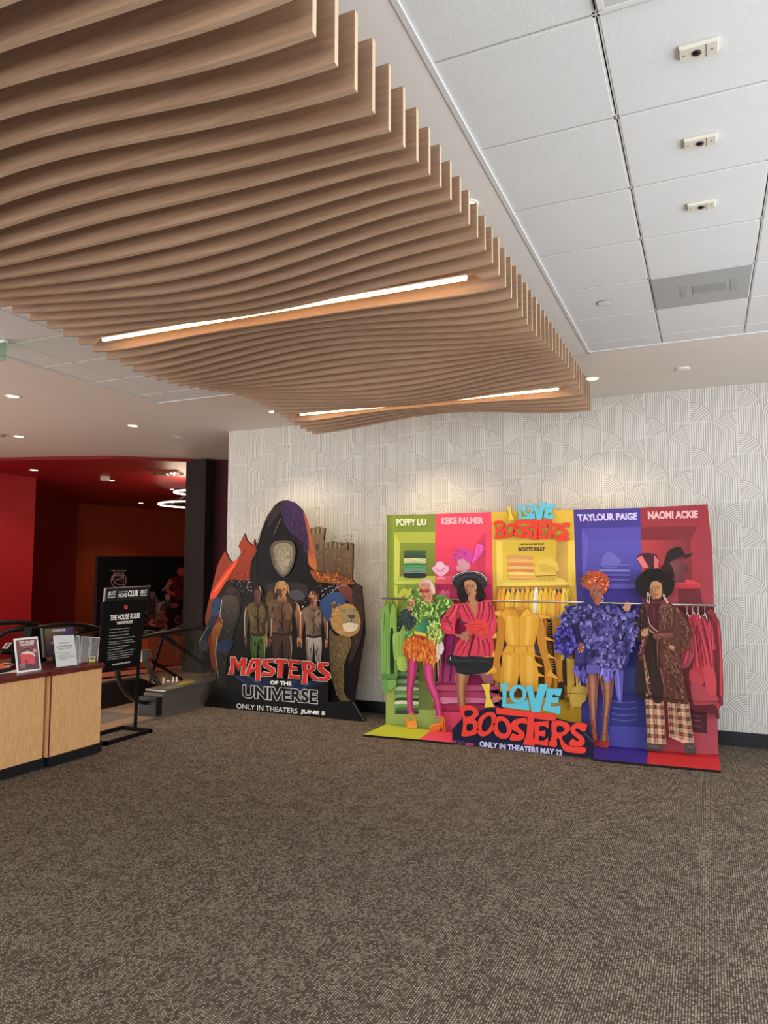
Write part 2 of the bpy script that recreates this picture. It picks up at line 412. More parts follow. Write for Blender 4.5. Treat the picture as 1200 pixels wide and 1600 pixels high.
    def text(s, body, quad, col, bold=0.0, lift=0.0, shear=0.0):
        """quad: px corners top-left, top-right, bottom-right, bottom-left"""
        tv, tf = text_mesh(body, bold); (a, b_, c, d) = quad; out = []
        for x, y in tv:
            x2 = x+shear*(y-0.5)
            t = (a[0]+(b_[0]-a[0])*x2, a[1]+(b_[1]-a[1])*x2); bo = (d[0]+(c[0]-d[0])*x2, d[1]+(c[1]-d[1])*x2)
            out.append((bo[0]+(t[0]-bo[0])*y, bo[1]+(t[1]-bo[1])*y))
        b = len(s.v); s.v += [s.P.at(*p, s.off+lift) for p in out]; s.c += [lin(col)]*len(out)
        s.f += [tuple(b+i for i in f) for f in tf]; s.off += s.step; return s
    def leaves(s, poly, n, ln, wd, cols, ang=lambda x, y: 90, spread=40, deep=0.006, seed=1, curl=0.35):
        """small overlapping scraps (ruffles, feathers, fur, fringe) scattered inside an outline"""
        R = random.Random(seed); xs = [p[0] for p in poly]; ys = [p[1] for p in poly]; k = 0; pts = []
        while len(pts) < n and k < n*60:
            k += 1; x = R.uniform(min(xs), max(xs)); y = R.uniform(min(ys), max(ys))
            if inpoly(x, y, poly): pts.append((x, y))
        pts.sort(key=lambda p: -p[1])
        for x, y in pts:
            a = math.radians(ang(x, y)+R.uniform(-spread, spread)); l = ln*R.uniform(.6, 1.3); w = wd*R.uniform(.6, 1.3)/2
            ca, sa = math.cos(a), math.sin(a); bend = R.uniform(-curl, curl)*w*2
            q = [(0, 0, 0), (.3, 1, .3), (.7, .9, .8), (1, .2, 1), (.75, -.8, .5), (.3, -1, .1)]
            c = lin(R.choice(cols)); f = R.uniform(.8, 1.2); b = len(s.v); o = s.off+R.uniform(0, deep)
            for t, e, z in q:
                px = t*l; py = e*w+bend*t*t
                s.v.append(s.P.at(x+px*ca-py*sa, y+px*sa+py*ca, o+z*deep*0.7)); s.c.append(tuple(min(1, v*f*(0.75+0.4*t)) for v in c))
            s.f += [(b, b+1, b+5), (b+1, b+2, b+4, b+5), (b+2, b+3, b+4)]
        s.off += deep*1.7; return s
    def build(s, name, parent=None, mat=None, smooth=False): return mk(name, s.v, s.f, mat or M['print'], parent, smooth, cols=s.c)
# ================================================================== the setting
XE = -5.90                                        # edge between carpet and landing
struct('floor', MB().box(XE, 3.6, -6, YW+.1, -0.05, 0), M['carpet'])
struct('floor_landing', MB().box(-18, XE, -6, 21, -0.05, -0.002), M['tan'])
struct('trim_1', MB().box(XE-0.04, XE+0.02, 5.0, 7.7, -0.004, 0.006), M['steel'])
XWL = -5.925                                      # left end of the patterned wall
struct('wall_back', MB().box(XWL, 3.6, YW, YW+0.25, 0, CZ), M['paper'])
struct('baseboard_back', MB().box(XWL, 3.6, YW-0.018, YW, 0, 0.138), M['base'])
struct('wall_right', MB().box(3.5, 3.6, 6.2, YW, 0, CZ), M['gyp'])
# gypsum soffits round the tile fields
RX0, RX1, LX0, LX1, TY = -0.895, 3.5, -5.65, -3.7, 6.30
struct('ceiling_soffit', MB().box(LX1, RX0, -6, TY, CZ, CZ+.06), M['gyp'])
curve = [(-12.5, 8.0), (-10.9, 8.37), (-9.88, 8.66), (-8.94, 9.0), (-8.4, 9.46), (-8.0, 9.78), (-7.6, 10.28), (-6.9, 11.2), (-5.93, 11.2)]
loop = [(-18, -6), (LX0, -6), (LX0, TY), (3.6, TY), (3.6, YW+.25), (XWL, YW+.25)] + curve[::-1] + [(-18, 7.2)]
struct('ceiling_front', MB().prism([(x, y, CZ) for x, y in loop], (0, 0, .06)), M['beige'])
fas = MB()
for (a, b) in zip(curve[:-1], curve[1:]):
    fas.hexa([(a[0], a[1], CZ-.055), (b[0], b[1], CZ-.055), (b[0], b[1]+.05, CZ-.055), (a[0], a[1]+.05, CZ-.055), (a[0], a[1], CZ), (b[0], b[1], CZ), (b[0], b[1]+.05, CZ), (a[0], a[1]+.05, CZ)])
struct('trim_2', fas, M['deep'])
loop = [(-18, 7.2)]+[(x, y+.04) for x, y in curve]+[(-5.93, 21), (-18, 21)]
struct('ceiling_red', MB().prism([(x, y, CZ-.05) for x, y in loop], (0, 0, .06)), M['redc'])
# tile fields: 0.6 m boards on a two-line tee grid
P_ = 0.6096
def tile_field(name, xs, ys, lip):
    tl, tb, dk = MB(), MB(), MB()
    for i in range(len(xs)-1):
        for j in range(len(ys)-1):
            x0, x1, y0, y1 = xs[i]+.011, xs[i+1]-.011, ys[j]+.011, ys[j+1]-.011
            if x1-x0 < .03 or y1-y0 < .03: continue
            z = CZ+.004
            tl._add([(x0, y0, z), (x0, y1, z), (x1, y1, z), (x1, y0, z), (x0-.004, y0-.004, z+.02), (x0-.004, y1+.004, z+.02), (x1+.004, y1+.004, z+.02), (x1+.004, y0-.004, z+.02)],
                    [(0, 1, 2, 3), (0, 4, 5, 1), (1, 5, 6, 2), (2, 6, 7, 3), (3, 7, 4, 0)])
    for x in xs[1:-1]:
        tb.box(x-.012, x-.003, ys[0], ys[-1], CZ+.006, CZ+.014); tb.box(x+.003, x+.012, ys[0], ys[-1], CZ+.006, CZ+.014)
    for y in ys[1:-1]:
        tb.box(xs[0], xs[-1], y-.012, y-.003, CZ+.006, CZ+.014); tb.box(xs[0], xs[-1], y+.003, y+.012, CZ+.006, CZ+.014)
    dk.box(xs[0], xs[-1], ys[0], ys[-1], CZ+.026, CZ+.04)
    struct(name, tl, M['tile']); struct(name+'_grid', tb, M['gridw']); struct(name+'_backing', dk, M['slot'])
    e = MB(); x0, x1, y0, y1 = xs[0], xs[-1], ys[0], ys[-1]; w = .022
    e.box(x0, x0+w, y0, y1, CZ-.004, CZ+.012); e.box(x0, x1, y1-w, y1, CZ-.004, CZ+.012); e.box(x1-w, x1, y0, y1, CZ-.004, CZ+.012)
    struct(lip, e, M['gridw'])
gy = [TY] + [6.045-P_*k for k in range(0, 20)] + [-6]
tile_field('ceiling_tile_right', [RX0, -.287, .322, .932, 1.541, 2.151, 2.76, RX1], sorted(gy), 'trim_3')
gy2 = [TY] + [5.93-P_*k for k in range(0, 19)] + [-6]
tile_field('ceiling_tile_left', [LX0, -5.235, -4.625, -4.015, LX1], sorted(gy2), 'trim_4')
# red foyer beyond
struct('wall_red', MB().box(-12.6, -12.33, 4, 10.31, 0, CZ-.05), M['red'])
struct('wall_red_return', MB().box(-16, -12.6, 10.2, 10.31, 0, CZ-.05), M['deep'])
struct('wall_deep_red', MB().box(-15.6, -15.3, 10.3, 14.15, 0, CZ-.05), M['deep'])
struct('wall_orange', MB().prism([(-16.4, 14.1, 0), (-15.0, 19.2, 0), (-15.3, 19.4, 0), (-16.8, 14.1, 0)], (0, 0, CZ-.05)), M['orange'])
struct('wall_orange_end', MB().box(-16.8, -15.4, 14.1, 14.2, 0, CZ-.05), M['orange'])
struct('wall_far', MB().box(-16, -5.93, 19.2, 19.4, 0, CZ-.05), M['deep'])
struct('wall_foyer_right', MB().box(-5.93, -5.7, YW+.25, 19.4, 0, CZ), M['maroon'])
cl = MB().box(-8.12, -7.70, 9.80, 10.25, 0, CZ-.02); struct('column', cl, M['char'])
struct('wall_maroon', MB().box(-7.70, -5.93, 10.05, 10.2, 0, CZ-.02), M['maroon'])
def dl(name, x, y, z, power, color, angle=120):
    spot(name, (x, y, z), power, color, angle, .8, (x, y, 0))
for x, y in ((-11.35, 9.43), (-11.25, 11.23), (-11.18, 13.06), (-14.4, 15.5)): dl('foyer_downlight', x, y, CZ-.1, 42, (1, .8, .6))

# ================================================================== wavy oak fin canopy
XR, XL, ZT, Y0, DY, TH = -0.927, -3.838, 3.43, 1.485, 0.1270, 0.021
CO = np.array([[3.252, .027, -.079], [-.022, -.071, .049], [-.010, .007, .010], [.011, -.007, -.008], [-.052, -.041, .135], [-.005, .004, .006], [.005, .010, -.022]])
def fin_z(i, s):
    w = 2*PI/19.6; a = CO @ np.array([1, math.cos(w*i), math.sin(w*i)])
    b = np.array([1, math.cos(2*PI*s), math.sin(2*PI*s), math.cos(PI*s), math.sin(PI*s), math.cos(3*PI*s), math.sin(3*PI*s)])
    return float(np.clip(a @ b, 3.08, 3.38))
canopy = thing('fin_canopy', 'wavy oak fin canopy hanging under the grey soffit', 'ceiling canopy', ((XL+XR)/2, 3.9, ZT))
NS = 64
for i in range(-7, 42):
    y = Y0+DY*i; v = []; f = []
    light_slot = i in (16, 36)
    for k in range(NS+1):
        s = k/NS; x = XL+(XR-XL)*s; z = fin_z(i, s)
        if light_slot and 0.055 < s < 0.965: z = max(z, 3.262)
        v += [(x, y-TH, ZT), (x, y, ZT), (x, y, z), (x, y-TH, z)]
    for k in range(NS):
        a = 4*k
        for e in range(4): f.append((a+e, a+(e+1) % 4, a+4+(e+1) % 4, a+4+e))
    f += [(3, 2, 1, 0), (4*NS, 4*NS+1, 4*NS+2, 4*NS+3)]
    o = mk('fin', v, f, M['oak'], canopy); o.data.materials.append(M['under']); o.data.materials.append(M['lit_end'])
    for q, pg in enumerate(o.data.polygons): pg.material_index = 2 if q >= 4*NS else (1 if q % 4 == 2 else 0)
for x in (-3.3, -2.38, -1.46): MB().box(x-.02, x+.02, .6, 6.7, ZT-.003, ZT+.035).build('carrier_rail', M['black'], canopy)
for x in (-3.3, -2.38, -1.46):
    for y in (1.2, 2.5, 3.8, 5.1, 6.4): MB().tube([(x, y, ZT+.03), (x, y, CZ)], .005, 6).build('suspension_rod', M['steel'], canopy)
for yy, lab in ((Y0+DY*16, 'long glowing linear light set between fins in the middle of the canopy'), (Y0+DY*36, 'glowing linear light between the fins nearest the patterned wall')):
    t = thing('linear_light', lab, 'light', (-2.36, yy, 3.22), 'linear lights in the fin canopy')
    x0, x1 = -3.612, -1.095
    MB().box(x0, x1, yy-.040, yy-.006, 3.248, 3.256).build('housing', M['white'], t)
    MB().box(x0+.004, x1-.004, yy-.032, yy-.014, 3.234, 3.248).build('diffuser', M['barlight'], t)
# ================================================================== ceiling fittings
def down(x, y, z, label, on=True, r=.078, group='recessed downlights'):
    t = thing('recessed_downlight', label, 'downlight', (x, y, z), group)
    MB().lathe((x, y, z), [(r, -.001), (r, -.006), (r*.82, -.008), (r*.8, -.002)], 28).build('trim_ring', M['white'], t, True)
    MB().lathe((x, y, z), [(r*.79, -.003), (r*.5, -.005), (.001, -.005)], 24).build('lens', M['lampon'] if on else M['gridw'], t, True)
down(-6.848, 5.384, CZ, 'lit round downlight in the beige ceiling at the left edge of the photo')
down(-6.824, 7.164, CZ, 'lit round downlight in the beige ceiling, the middle one left of the patterned wall')
down(-8.87, 7.10, CZ, 'lit round downlight in the beige ceiling nearest the red wall')
down(-6.824, 8.016, CZ, 'small unlit round downlight in the beige ceiling closest to the patterned wall end', False, .06)
down(-4.66, 7.186, CZ, 'lit round downlight peeking out beside the left corner of the fin canopy')
down(-2.83, 7.18, CZ, 'lit round downlight above the fin canopy in front of the patterned wall')
down(-0.985, 7.18, CZ, 'lit round downlight beside the right corner of the fin canopy')
down(-1.065, 3.42, CZ, 'lit round downlight half hidden behind the fin ends by the tile ceiling', r=.055)
for (x, y), lb in zip(((-11.35, 9.43), (-11.25, 11.23), (-11.18, 13.06), (-14.4, 15.5)), ('lit downlight in the red ceiling nearest the beige ceiling edge', 'second lit downlight from the beige ceiling edge, in the red ceiling', 'lit downlight in the red ceiling beside the ring chandelier', 'lit downlight in the red ceiling farthest back by the orange wall')):
    down(x, y, CZ-.05, lb, r=.09, group='downlights in the red ceiling')
def disc_cover(name, label, cat, x, y, z, r, h, mat, ring=None):
    t = thing(name, label, cat, (x, y, z))
    MB().lathe((x, y, z), [(r, 0), (r, -h), (r*.9, -h*1.15), (.001, -h*1.2)], 28).build('cover', mat, t, True)
    if ring: MB().lathe((x, y, z), [(r*1.12, .001), (r*1.12, -.002), (r*1.0, -.003), (r*1.0, .001)], 28).build('rim', ring, t, True)
disc_cover('sprinkler_cover', 'pale round sprinkler cover in the soffit above the patterned wall', 'sprinkler', -0.157, 7.157, CZ, .062, .012, M['white'], M['gyp'])
disc_cover('speaker_cover', 'flush round speaker cover in a ceiling tile near the soffit corner', 'speaker', -0.603, 5.144, CZ+.003, .052, .003, M['tile'], M['grid'])
disc_cover('sprinkler_cover', 'small sprinkler cover in the beige ceiling at the left edge of the photo', 'sprinkler', -9.0, 6.92, CZ, .05, .02, M['grid'])
for k, y in enumerate((2.70, 3.31, 3.92)):
    t = thing('ceiling_sensor', ('cream sensor plate with dark lens, the nearest and largest of three on the ceiling tiles', 'cream sensor plate with dark lens, the middle of three on the ceiling tiles', 'cream sensor plate with dark lens, the farthest of three on the ceiling tiles')[k], 'ceiling sensor', (.028, y, CZ), 'sensor plates on the ceiling tiles')
    z = CZ+.003
    MB().hexa([(-.034, y-.034, z-.014), (.09, y-.034, z-.014), (.09, y+.034, z-.014), (-.034, y+.034, z-.014), (-.038, y-.038, z), (.094, y-.038, z), (.094, y+.038, z), (-.038, y+.038, z)]).build('plate', M['cream'], t)
    MB().box(.053, .056, y-.034, y+.034, z-.0155, z-.013).build('joint', M['grid'], t)
    cx = .022 if k == 0 else .028
    MB().lathe((cx, y, z-.013), [(.016, 0), (.016, -.004), (.012, -.007), (.001, -.008)], 20).build('lens', M['black'], t, True)
    for sx in (-.02, .074): MB().lathe((sx, y, z-.014), [(.004, 0), (.004, -.0015), (.001, -.002)], 10).build('screw', M['grid'], t, True)
# lay-in panel light and air grille occupying whole tile bays
t = thing('panel_light', 'grey translucent lay-in light panel in the ceiling tile grid', 'ceiling panel', (.018, 5.13, CZ))
x0, x1, y0, y1 = -.274, .31, 4.838, 5.424
MB().box(x0, x1, y0, y1, CZ-.002, CZ+.003).build('diffuser', plain('dim_diffuser', '#a9abab', .5, var=.05, scale=4), t)
MB().box(-.03, .17, 5.06, 5.20, CZ-.0045, CZ-.002).build('lamp_housing', plain('dim_housing', '#989a9a', .5), t)  # darker box painted as the shadow of parts inside the panel
for sx in (-.09, .215): MB().box(sx-.018, sx+.018, 5.02, 5.24, CZ-.004, CZ-.002).build('bracket', plain('dim_bracket', '#9fa1a1', .5), t)  # side marks, likewise shadows put in as darker colour
t = thing('air_grille', 'perforated metal air grille at the top edge of the tile ceiling', 'air grille', (.018, 2.09, CZ))
gm, nt, b = new_mat('perforated_metal'); ck = nt.nodes.new('ShaderNodeTexVoronoi'); ck.inputs['Scale'].default_value = 110; ck.inputs['Randomness'].default_value = 0
nt.links.new(objco(nt), ck.inputs['Vector']); nt.links.new(mixc(nt, mth(nt, 'GREATER_THAN', ck.outputs['Distance'], .36), lin('#3c3d3e'), lin('#c4c6c7')), b.inputs['Base Color'])
MB().box(-.26, .295, 1.795, 2.358, CZ-.004, CZ+.003).build('perforated_face', gm, t)
fr = MB(); fr.box(-.276, .312, 2.358, 2.376, CZ-.008, CZ+.004); fr.box(-.276, -.258, 1.795, 2.36, CZ-.008, CZ+.004); fr.box(.294, .312, 1.795, 2.36, CZ-.008, CZ+.004); fr.box(-.276, .312, 1.778, 1.796, CZ-.008, CZ+.004)
fr.build('frame', M['gridw'], t)
# edge-lit exit sign at the far left, seen edge on
t = thing('exit_sign', 'green tinted glass exit sign hanging from the ceiling tiles, cut by the left photo edge', 'exit sign', (-5.45, 4.02, CZ))
MB().box(-5.62, -5.20, 4.00, 4.012, CZ-.17, CZ-.02).build('glass_panel', M['green_glass'], t)
MB().box(-5.62, -5.20, 3.985, 4.027, CZ-.02, CZ).build('housing', M['white'], t)
# red foyer fittings
z = CZ-.05
t = thing('air_diffuser', 'square louvred air diffuser in the red ceiling near the column', 'air diffuser', (-9.3, 10.6, z))
a = MB()
for r0, dz in ((.30, 0), (.21, -.02), (.12, -.035)):
    for q in range(4):
        an = q*PI/2+.5; c, s_ = math.cos(an), math.sin(an)
        def R_(u, v, w): return (-9.3+u*c-v*s_, 10.6+u*s_+v*c, z+w)
        a.hexa([R_(-r0, r0-.07, dz-.03), R_(r0, r0-.07, dz-.03), R_(r0, r0-.06, dz-.03), R_(-r0, r0-.06, dz-.03), R_(-r0, r0, dz-.005), R_(r0, r0, dz-.005), R_(r0, r0+.01, dz-.005), R_(-r0, r0+.01, dz-.005)])
    a.build('louvre', M['steel'] if r0 < .25 else M['orange'], t); a = MB()
disc_cover('smoke_detector', 'pale smoke detector on the red ceiling', 'smoke detector', -10.9, 10.72, z, .09, .07, M['cream'], M['white'])
disc_cover('sprinkler_cover', 'dim flush disc on the red ceiling, close to the beige ceiling edge', 'sprinkler', -11.38, 10.30, z, .07, .01, M['redc'], M['maroon'])
def ring_lamp(px, py, dist, rad, label):
    d = ray(px, py); c = EYE_P + d*dist
    t = thing('ring_chandelier', label, 'chandelier', c, 'glowing ring lamps behind the column')
    n = 64; pts = [(c.x+rad*math.cos(2*PI*k/n), c.y+rad*math.sin(2*PI*k/n), c.z) for k in range(n)]
    MB().tube(pts, .014, 8, True).build('ring', M['ringlight'], t, True)
    MB().tube([(p[0], p[1], p[2]+.035) for p in pts], .018, 8, True).build('ring_housing', M['black'], t, True)
    top = Vector((c.x, c.y, CZ-.06))
    for k in (0, 16, 32, 48): MB().tube([pts[k], top], .005, 5).build('cable', M['steel'], t)
    MB().box(top.x-.25, top.x+.25, top.y-.09, top.y+.09, CZ-.13, CZ-.05).build('ceiling_box', M['black'], t)
ring_lamp(309, 789, 16.4, .86, 'larger lower glowing ring chandelier under the red ceiling by the dark column')
ring_lamp(311, 770, 14.6, .49, 'smaller upper glowing ring chandelier under the red ceiling by the dark column')
d = bpy.data.lights.new('chandelier_glow', 'POINT'); d.energy = 45; d.color = (1, .78, .55); d.shadow_soft_size = .4
o = bpy.data.objects.new('chandelier_glow', d); o.location = Vector((-9.6, 11.6, 3.15)); COL.objects.link(o)

# ================================================================== counters and what stands on them
def counter(x, y0, y1, label, h=.835):
    t = thing('podium_counter', label, 'counter', (x-.35, (y0+y1)/2, 0), 'blond wood podium counters')
    MB().box(x-.70, x, y0, y1, .09, h-.045).build('body', M['lam'], t)
    top = MB(); b = .008
    top.hexa([(x-.70, y0-.01, h-.045), (x+.022, y0-.01, h-.045), (x+.022, y1+.012, h-.045), (x-.70, y1+.012, h-.045), (x-.70, y0-.01, h-b), (x+.022, y0-.01, h-b), (x+.022, y1+.012, h-b), (x-.70, y1+.012, h-b)])
    top.hexa([(x-.70, y0-.01, h-b), (x+.022, y0-.01, h-b), (x+.022, y1+.012, h-b), (x-.70, y1+.012, h-b), (x-.70, y0, h), (x+.012, y0, h), (x+.012, y1+.002, h), (x-.70, y1+.002, h)])
    top.build('countertop', M['cherry'], t)
    MB().box(x-.69, x+.012, y0+.004, y1+.016, .012, .092).build('toe_kick', M['base'], t)
    MB().box(x-.004, x+.0025, y0+.002, y0+.016, .092, h-.046).build('edge_strip', M['cherry'], t)
    for yy in (y0+.12, y1-.12):
        for xx in (x-.05, x-.6):
            MB().lathe((xx, yy, 0), [(.012, .001), (.022, .008), (.022, .014), (.012, .02)], 14).build('caster', M['rubber'], t, True)
XC1, XC2 = -5.315, -5.285
counter(XC1, 2.4, 4.615, 'long blond wood counter with a dark red top at the left photo edge')
counter(XC2, 4.645, 5.235, 'short blond wood counter with a dark red top beside the rules sign')
HC = .835
class Tilt:
    """the face of a leaning card whose bottom edge runs between two tabletop points"""
    def __init__(s, pa, pb, zt, lean):
        a, b = [EYE_P + ray(*p)*((zt-EYE)/ray(*p).z) for p in (pa, pb)]; s.a = a; d = (b-a).normalized()
        back = Vector((-d.y, d.x, 0)); back = back if back.dot(a-EYE_P) > 0 else -back
        up = (Vector((0, 0, 1)) + back*lean).normalized(); n = d.cross(up).normalized()
        s.away = n if n.dot(a-EYE_P) > 0 else -n; s.n = s.away; s.back = back; s.d = d
    def at(s, x, y, off=0.0):
        r = ray(x, y); return EYE_P + r*((s.a-EYE_P).dot(s.n)/r.dot(s.n)) - s.away*off
# framed pre-order card
pl = Tilt((27.3, 1052.2), (64.7, 1046.2), HC+.002, .22)
t = thing('counter_card', 'white bordered maroon card showing a pink popcorn bag on the long counter', 'counter sign', pl.at(46, 1049), 'cards standing on the counters')
p = Paint(pl); p.add([(21.7, 998), (58.7, 994.4), (64.7, 1046.3), (27.3, 1052.4)], '#fbf9f7', thick=.006); p.build('card_frame', t, M['gloss'])
Z = lambda pts: zc(0, 985, 17.14, pts)
p = Paint(pl, .001)
p.add(Z([(415, 270), (980, 222), (1062, 1020), (500, 1085)]), '#8d5860', g=('#5d5155', 'v'))
p.text('NOW AVAILABLE', Z([(512, 290), (908, 258), (912, 322), (520, 355)]), '#fff4f2', .03)
p.text('FOR PREORDER', Z([(535, 368), (900, 338), (905, 390), (545, 428)]), '#fff4f2', .03)
p.add(Z([(620, 445), (825, 430), (825, 440), (622, 458)]), '#e4a8b0')
p.disc(*Z([(925, 545)]), 3.2, 3.2, '#e88c98'); p.text('ONLY', Z([(890, 520), (960, 512), (962, 545), (892, 552)]), '#fbe6e4', .02)
p.build('printed_panel', t, M['gloss'])
p = Paint(pl, .003); p.stroke(Z([(640, 600), (650, 520), (720, 480), (790, 520), (810, 590)]), .9, '#3b2a2c')
p.add(Z([(555, 650), (640, 590), (720, 565), (800, 570), (900, 620), (925, 700), (560, 680)]), '#f0dcb8', True)
for a in ((600, 625), (660, 600), (720, 585), (780, 590), (850, 615), (890, 650)): p.disc(*Z([a]), 2.3, 1.9, '#f6ead0', 9)
p.add(Z([(550, 655), (640, 632), (800, 640), (890, 665), (915, 720), (938, 850), (930, 905), (740, 885), (560, 888), (545, 780)]), '#e0606f', True)
p.disc(*Z([(695, 822)]), 1.3, 1.1, '#6a1f28'); p.disc(*Z([(712, 858)]), 1.6, .5, '#7a2a32')
p.build('popcorn_bag_picture', t, M['gloss'])
p = Paint(pl, .003)
p.text('POPCORN', Z([(515, 920), (660, 908), (668, 955), (522, 968)]), '#e7d2d6', .02); p.text('PURSE', Z([(530, 985), (685, 965), (690, 1010), (540, 1030)]), '#e08d9c', .02)
p.build('lettering', t, M['gloss'])
# white policy sheet in a clear holder
pl = Tilt((88, 1045), (121, 1041.6), HC+.012, .24)
t = thing('counter_card', 'white policy sheet standing in a clear holder on the short counter', 'counter sign', pl.at(104, 1043), 'cards standing on the counters')
p = Paint(pl); p.add([(83.2, 994.5), (85, 993.4), (115.6, 991.8), (121, 1038.6), (88.2, 1042.6)], '#fcfbf9', thick=.002)
Z = lambda pts: zc(60, 970, 11.43, pts)
p.text('A', Z([(450, 322), (464, 321), (464, 342), (451, 343)]), '#555555')
p.text('MINOR POLICY', Z([(372, 388), (548, 376), (550, 400), (374, 412)]), '#3c3c3c', .02)
p.text('MINOR APPLIES FROM', Z([(322, 455), (600, 428), (602, 452), (324, 478)]), '#2c2c2c', .02)
p.text('WITHOUT A PARENT', Z([(350, 492), (585, 470), (588, 495), (352, 518)]), '#2c2c2c', .02)
for k, (a, b) in enumerate(((320, 630), (415, 560), (328, 640), (330, 645), (345, 640), (350, 500))):
    y = 565+k*24; p.stroke(Z([(a+k*3, y+14), (b+k*3, y-12)]), .55, '#8a8886', smooth=False)
p.build('paper', t, M['print'])
MB().prism([pl.at(x, y, .004) for x, y in ((83.6, 992.8), (116.2, 991.2), (122, 1042.3), (88.2, 1046))], pl.away*-.002).build('clear_holder', M['clear'], t)
MB().prism([pl.at(x, y, .007) for x, y in ((88.2, 1042.6), (121, 1038.8), (122, 1042.3), (88.2, 1046.2))], pl.away*.03).build('clear_foot', glass_mat('pink_acrylic_edge', (.95, .8, .8), .1), t)
# screen behind it
pl = Tilt((70.5, 1040), (121, 1033), HC, .10)
t = thing('point_of_sale_screen', 'dark touch screen behind the white sheet on the short counter', 'monitor', pl.at(92, 1036))
q = [(66.4, 981.5), (116.5, 978.5), (120.2, 1024), (70, 1027)]
MB().prism([pl.at(*a) for a in q], pl.away*.03).build('bezel', M['black'], t)
Z = lambda pts: zc(60, 970, 11.43, pts)
p = Paint(pl, .001); p.add(Z([(110, 150), (620, 115), (640, 560), (138, 605)]), lambda x, y: '#75683c' if x < 88 and y < 990 else ('#4d3560' if y < 990 else '#26273c'))
p.text('CINEMARK', Z([(240, 155), (486, 138), (490, 182), (242, 196)]), '#d7d2d6', .03)
p.text('Scan', Z([(232, 365), (290, 362), (290, 382), (232, 384)]), '#cfd3da'); p.text('Begin', Z([(205, 398), (290, 393), (290, 414), (207, 416)]), '#cfd3da')
p.build('screen', t, M['gloss'])
c = pl.at(95, 1030); bx = MB().box(c.x-.11, c.x+.03, c.y-.07, c.y+.07, HC, HC+.018); bx.build('stand_foot', M['blackm'], t)
MB().box(c.x-.06, c.x-.025, c.y-.04, c.y+.04, HC, HC+.14).build('stand_post', M['blackm'], t)
# terminal hub beside it
c = EYE_P+ray(62, 1036)*((HC-EYE)/ray(62, 1036).z)
t = thing('receipt_printer', 'black point of sale box between the maroon card and the screen', 'printer', c)
MB().hexa([(c.x-.2, c.y-.10, HC), (c.x-.02, c.y-.10, HC), (c.x-.02, c.y+.10, HC), (c.x-.2, c.y+.10, HC), (c.x-.2, c.y-.02, HC+.33), (c.x-.1, c.y-.02, HC+.33), (c.x-.1, c.y+.10, HC+.33), (c.x-.2, c.y+.10, HC+.33)]).build('casing', M['blackm'], t)
for k in range(4): MB().box(c.x-.045-.018*k, c.x-.035-.018*k, c.y+.03, c.y+.06, HC+.05+.06*k, HC+.062+.06*k).build('button', M['steel'], t)
# clear leaflet holder with three pockets
pl = Tilt((119, 1036.5), (155, 1033.5), HC+.005, .12)
t = thing('leaflet_holder', 'empty clear acrylic leaflet holder with three pockets on the short counter', 'leaflet holder', pl.at(137, 1035))
for (q, n_) in (([(118.5, 994), (124, 994), (123.5, 1036), (120, 1036.2)], 0), ([(127.5, 995), (140.5, 995.3), (137, 1034.8), (125, 1035.8)], 1), ([(142.5, 996), (155.5, 996.5), (152, 1033.8), (139.5, 1034.6)], 2)):
    MB().prism([pl.at(*a) for a in q], pl.away*.004).build('pocket_front', M['clear'], t)
    for e in ((0, 3), (1, 2)): MB().tube([pl.at(*q[e[0]]), pl.at(*q[e[1]])], .0022, 6).build('pocket_edge', M['gridw'], t)
    MB().tube([pl.at(*q[0]), pl.at(*q[1])], .003, 6).build('pocket_lip', M['white'], t)
MB().prism([pl.at(*a, -.05) for a in ((119, 994), (155, 996), (153, 1034), (120, 1036.5))], pl.away*.003).build('back_panel', M['clear'], t)
p = Paint(pl, -.006); p.add([(139.8, 1026.5), (148.8, 1025.6), (149, 1034), (139.6, 1035)], '#e8cf1e', thick=.001)
p.add([(140.8, 1027.5), (147.8, 1026.8), (147.8, 1030), (141, 1030.8)], '#2b2508'); p.add([(144, 1034), (145.3, 1031.5), (146.8, 1033.8)], '#4d430a'); 
o = p.build('yellow_card', None); tag(o, 'small yellow warning card standing in the right pocket of the clear leaflet holder', 'card')
# papers and card reader by the photo edge
def flat(pts, zt): return [EYE_P+ray(*a)*((zt-EYE)/ray(*a).z) for a in pts]
Zp = Plane('z', HC+.002)
p = Paint(Zp); p.add([(-14, 1051), (27, 1046.5), (28, 1050), (-12, 1054)], '#e9e6ee', thick=.001); p.stroke([(-6, 1052), (5, 1050.6)], 1.2, '#5d7fb8', smooth=False)
tag(p.build('paper_sheet'), 'white sheet with a blue mark lying on the long counter', 'paper')
Zp = Plane('z', HC+.03)
p = Paint(Zp); p.add([(-14, 1038), (10, 1034), (24, 1037), (16, 1044), (-8, 1048)], '#1d2024', thick=.028)
p.add([(-12, 1039), (9, 1035), (22, 1037.2), (14, 1043), (-8, 1046.5)], '#d8573e'); p.add([(6, 1038), (20, 1037.6), (15, 1040), (5, 1041)], '#1d2024'); p.stroke([(5, 1036.6), (16, 1037)], .8, '#f2e6e4'); p.stroke([(6, 1041.6), (15, 1041)], .8, '#f2e6e4'); p.stroke([(-4, 1043), (6, 1040)], 1, '#e98a4c')
tag(p.build('leaflet_stack'), 'stack of red and black leaflets lying on the long counter', 'leaflets')
c = EYE_P+ray(19, 1038)*((HC-EYE)/ray(19, 1038).z)
t = thing('card_reader', 'dark card reader on a stalk with a white label behind the maroon card', 'card reader', c)
MB().tube([(c.x-.05, c.y+.05, HC), (c.x-.04, c.y+.04, HC+.11)], .02, 10).build('stalk', M['blackm'], t)
rl = Tilt((3, 1020), (25, 1016), HC+.115, 1.2)
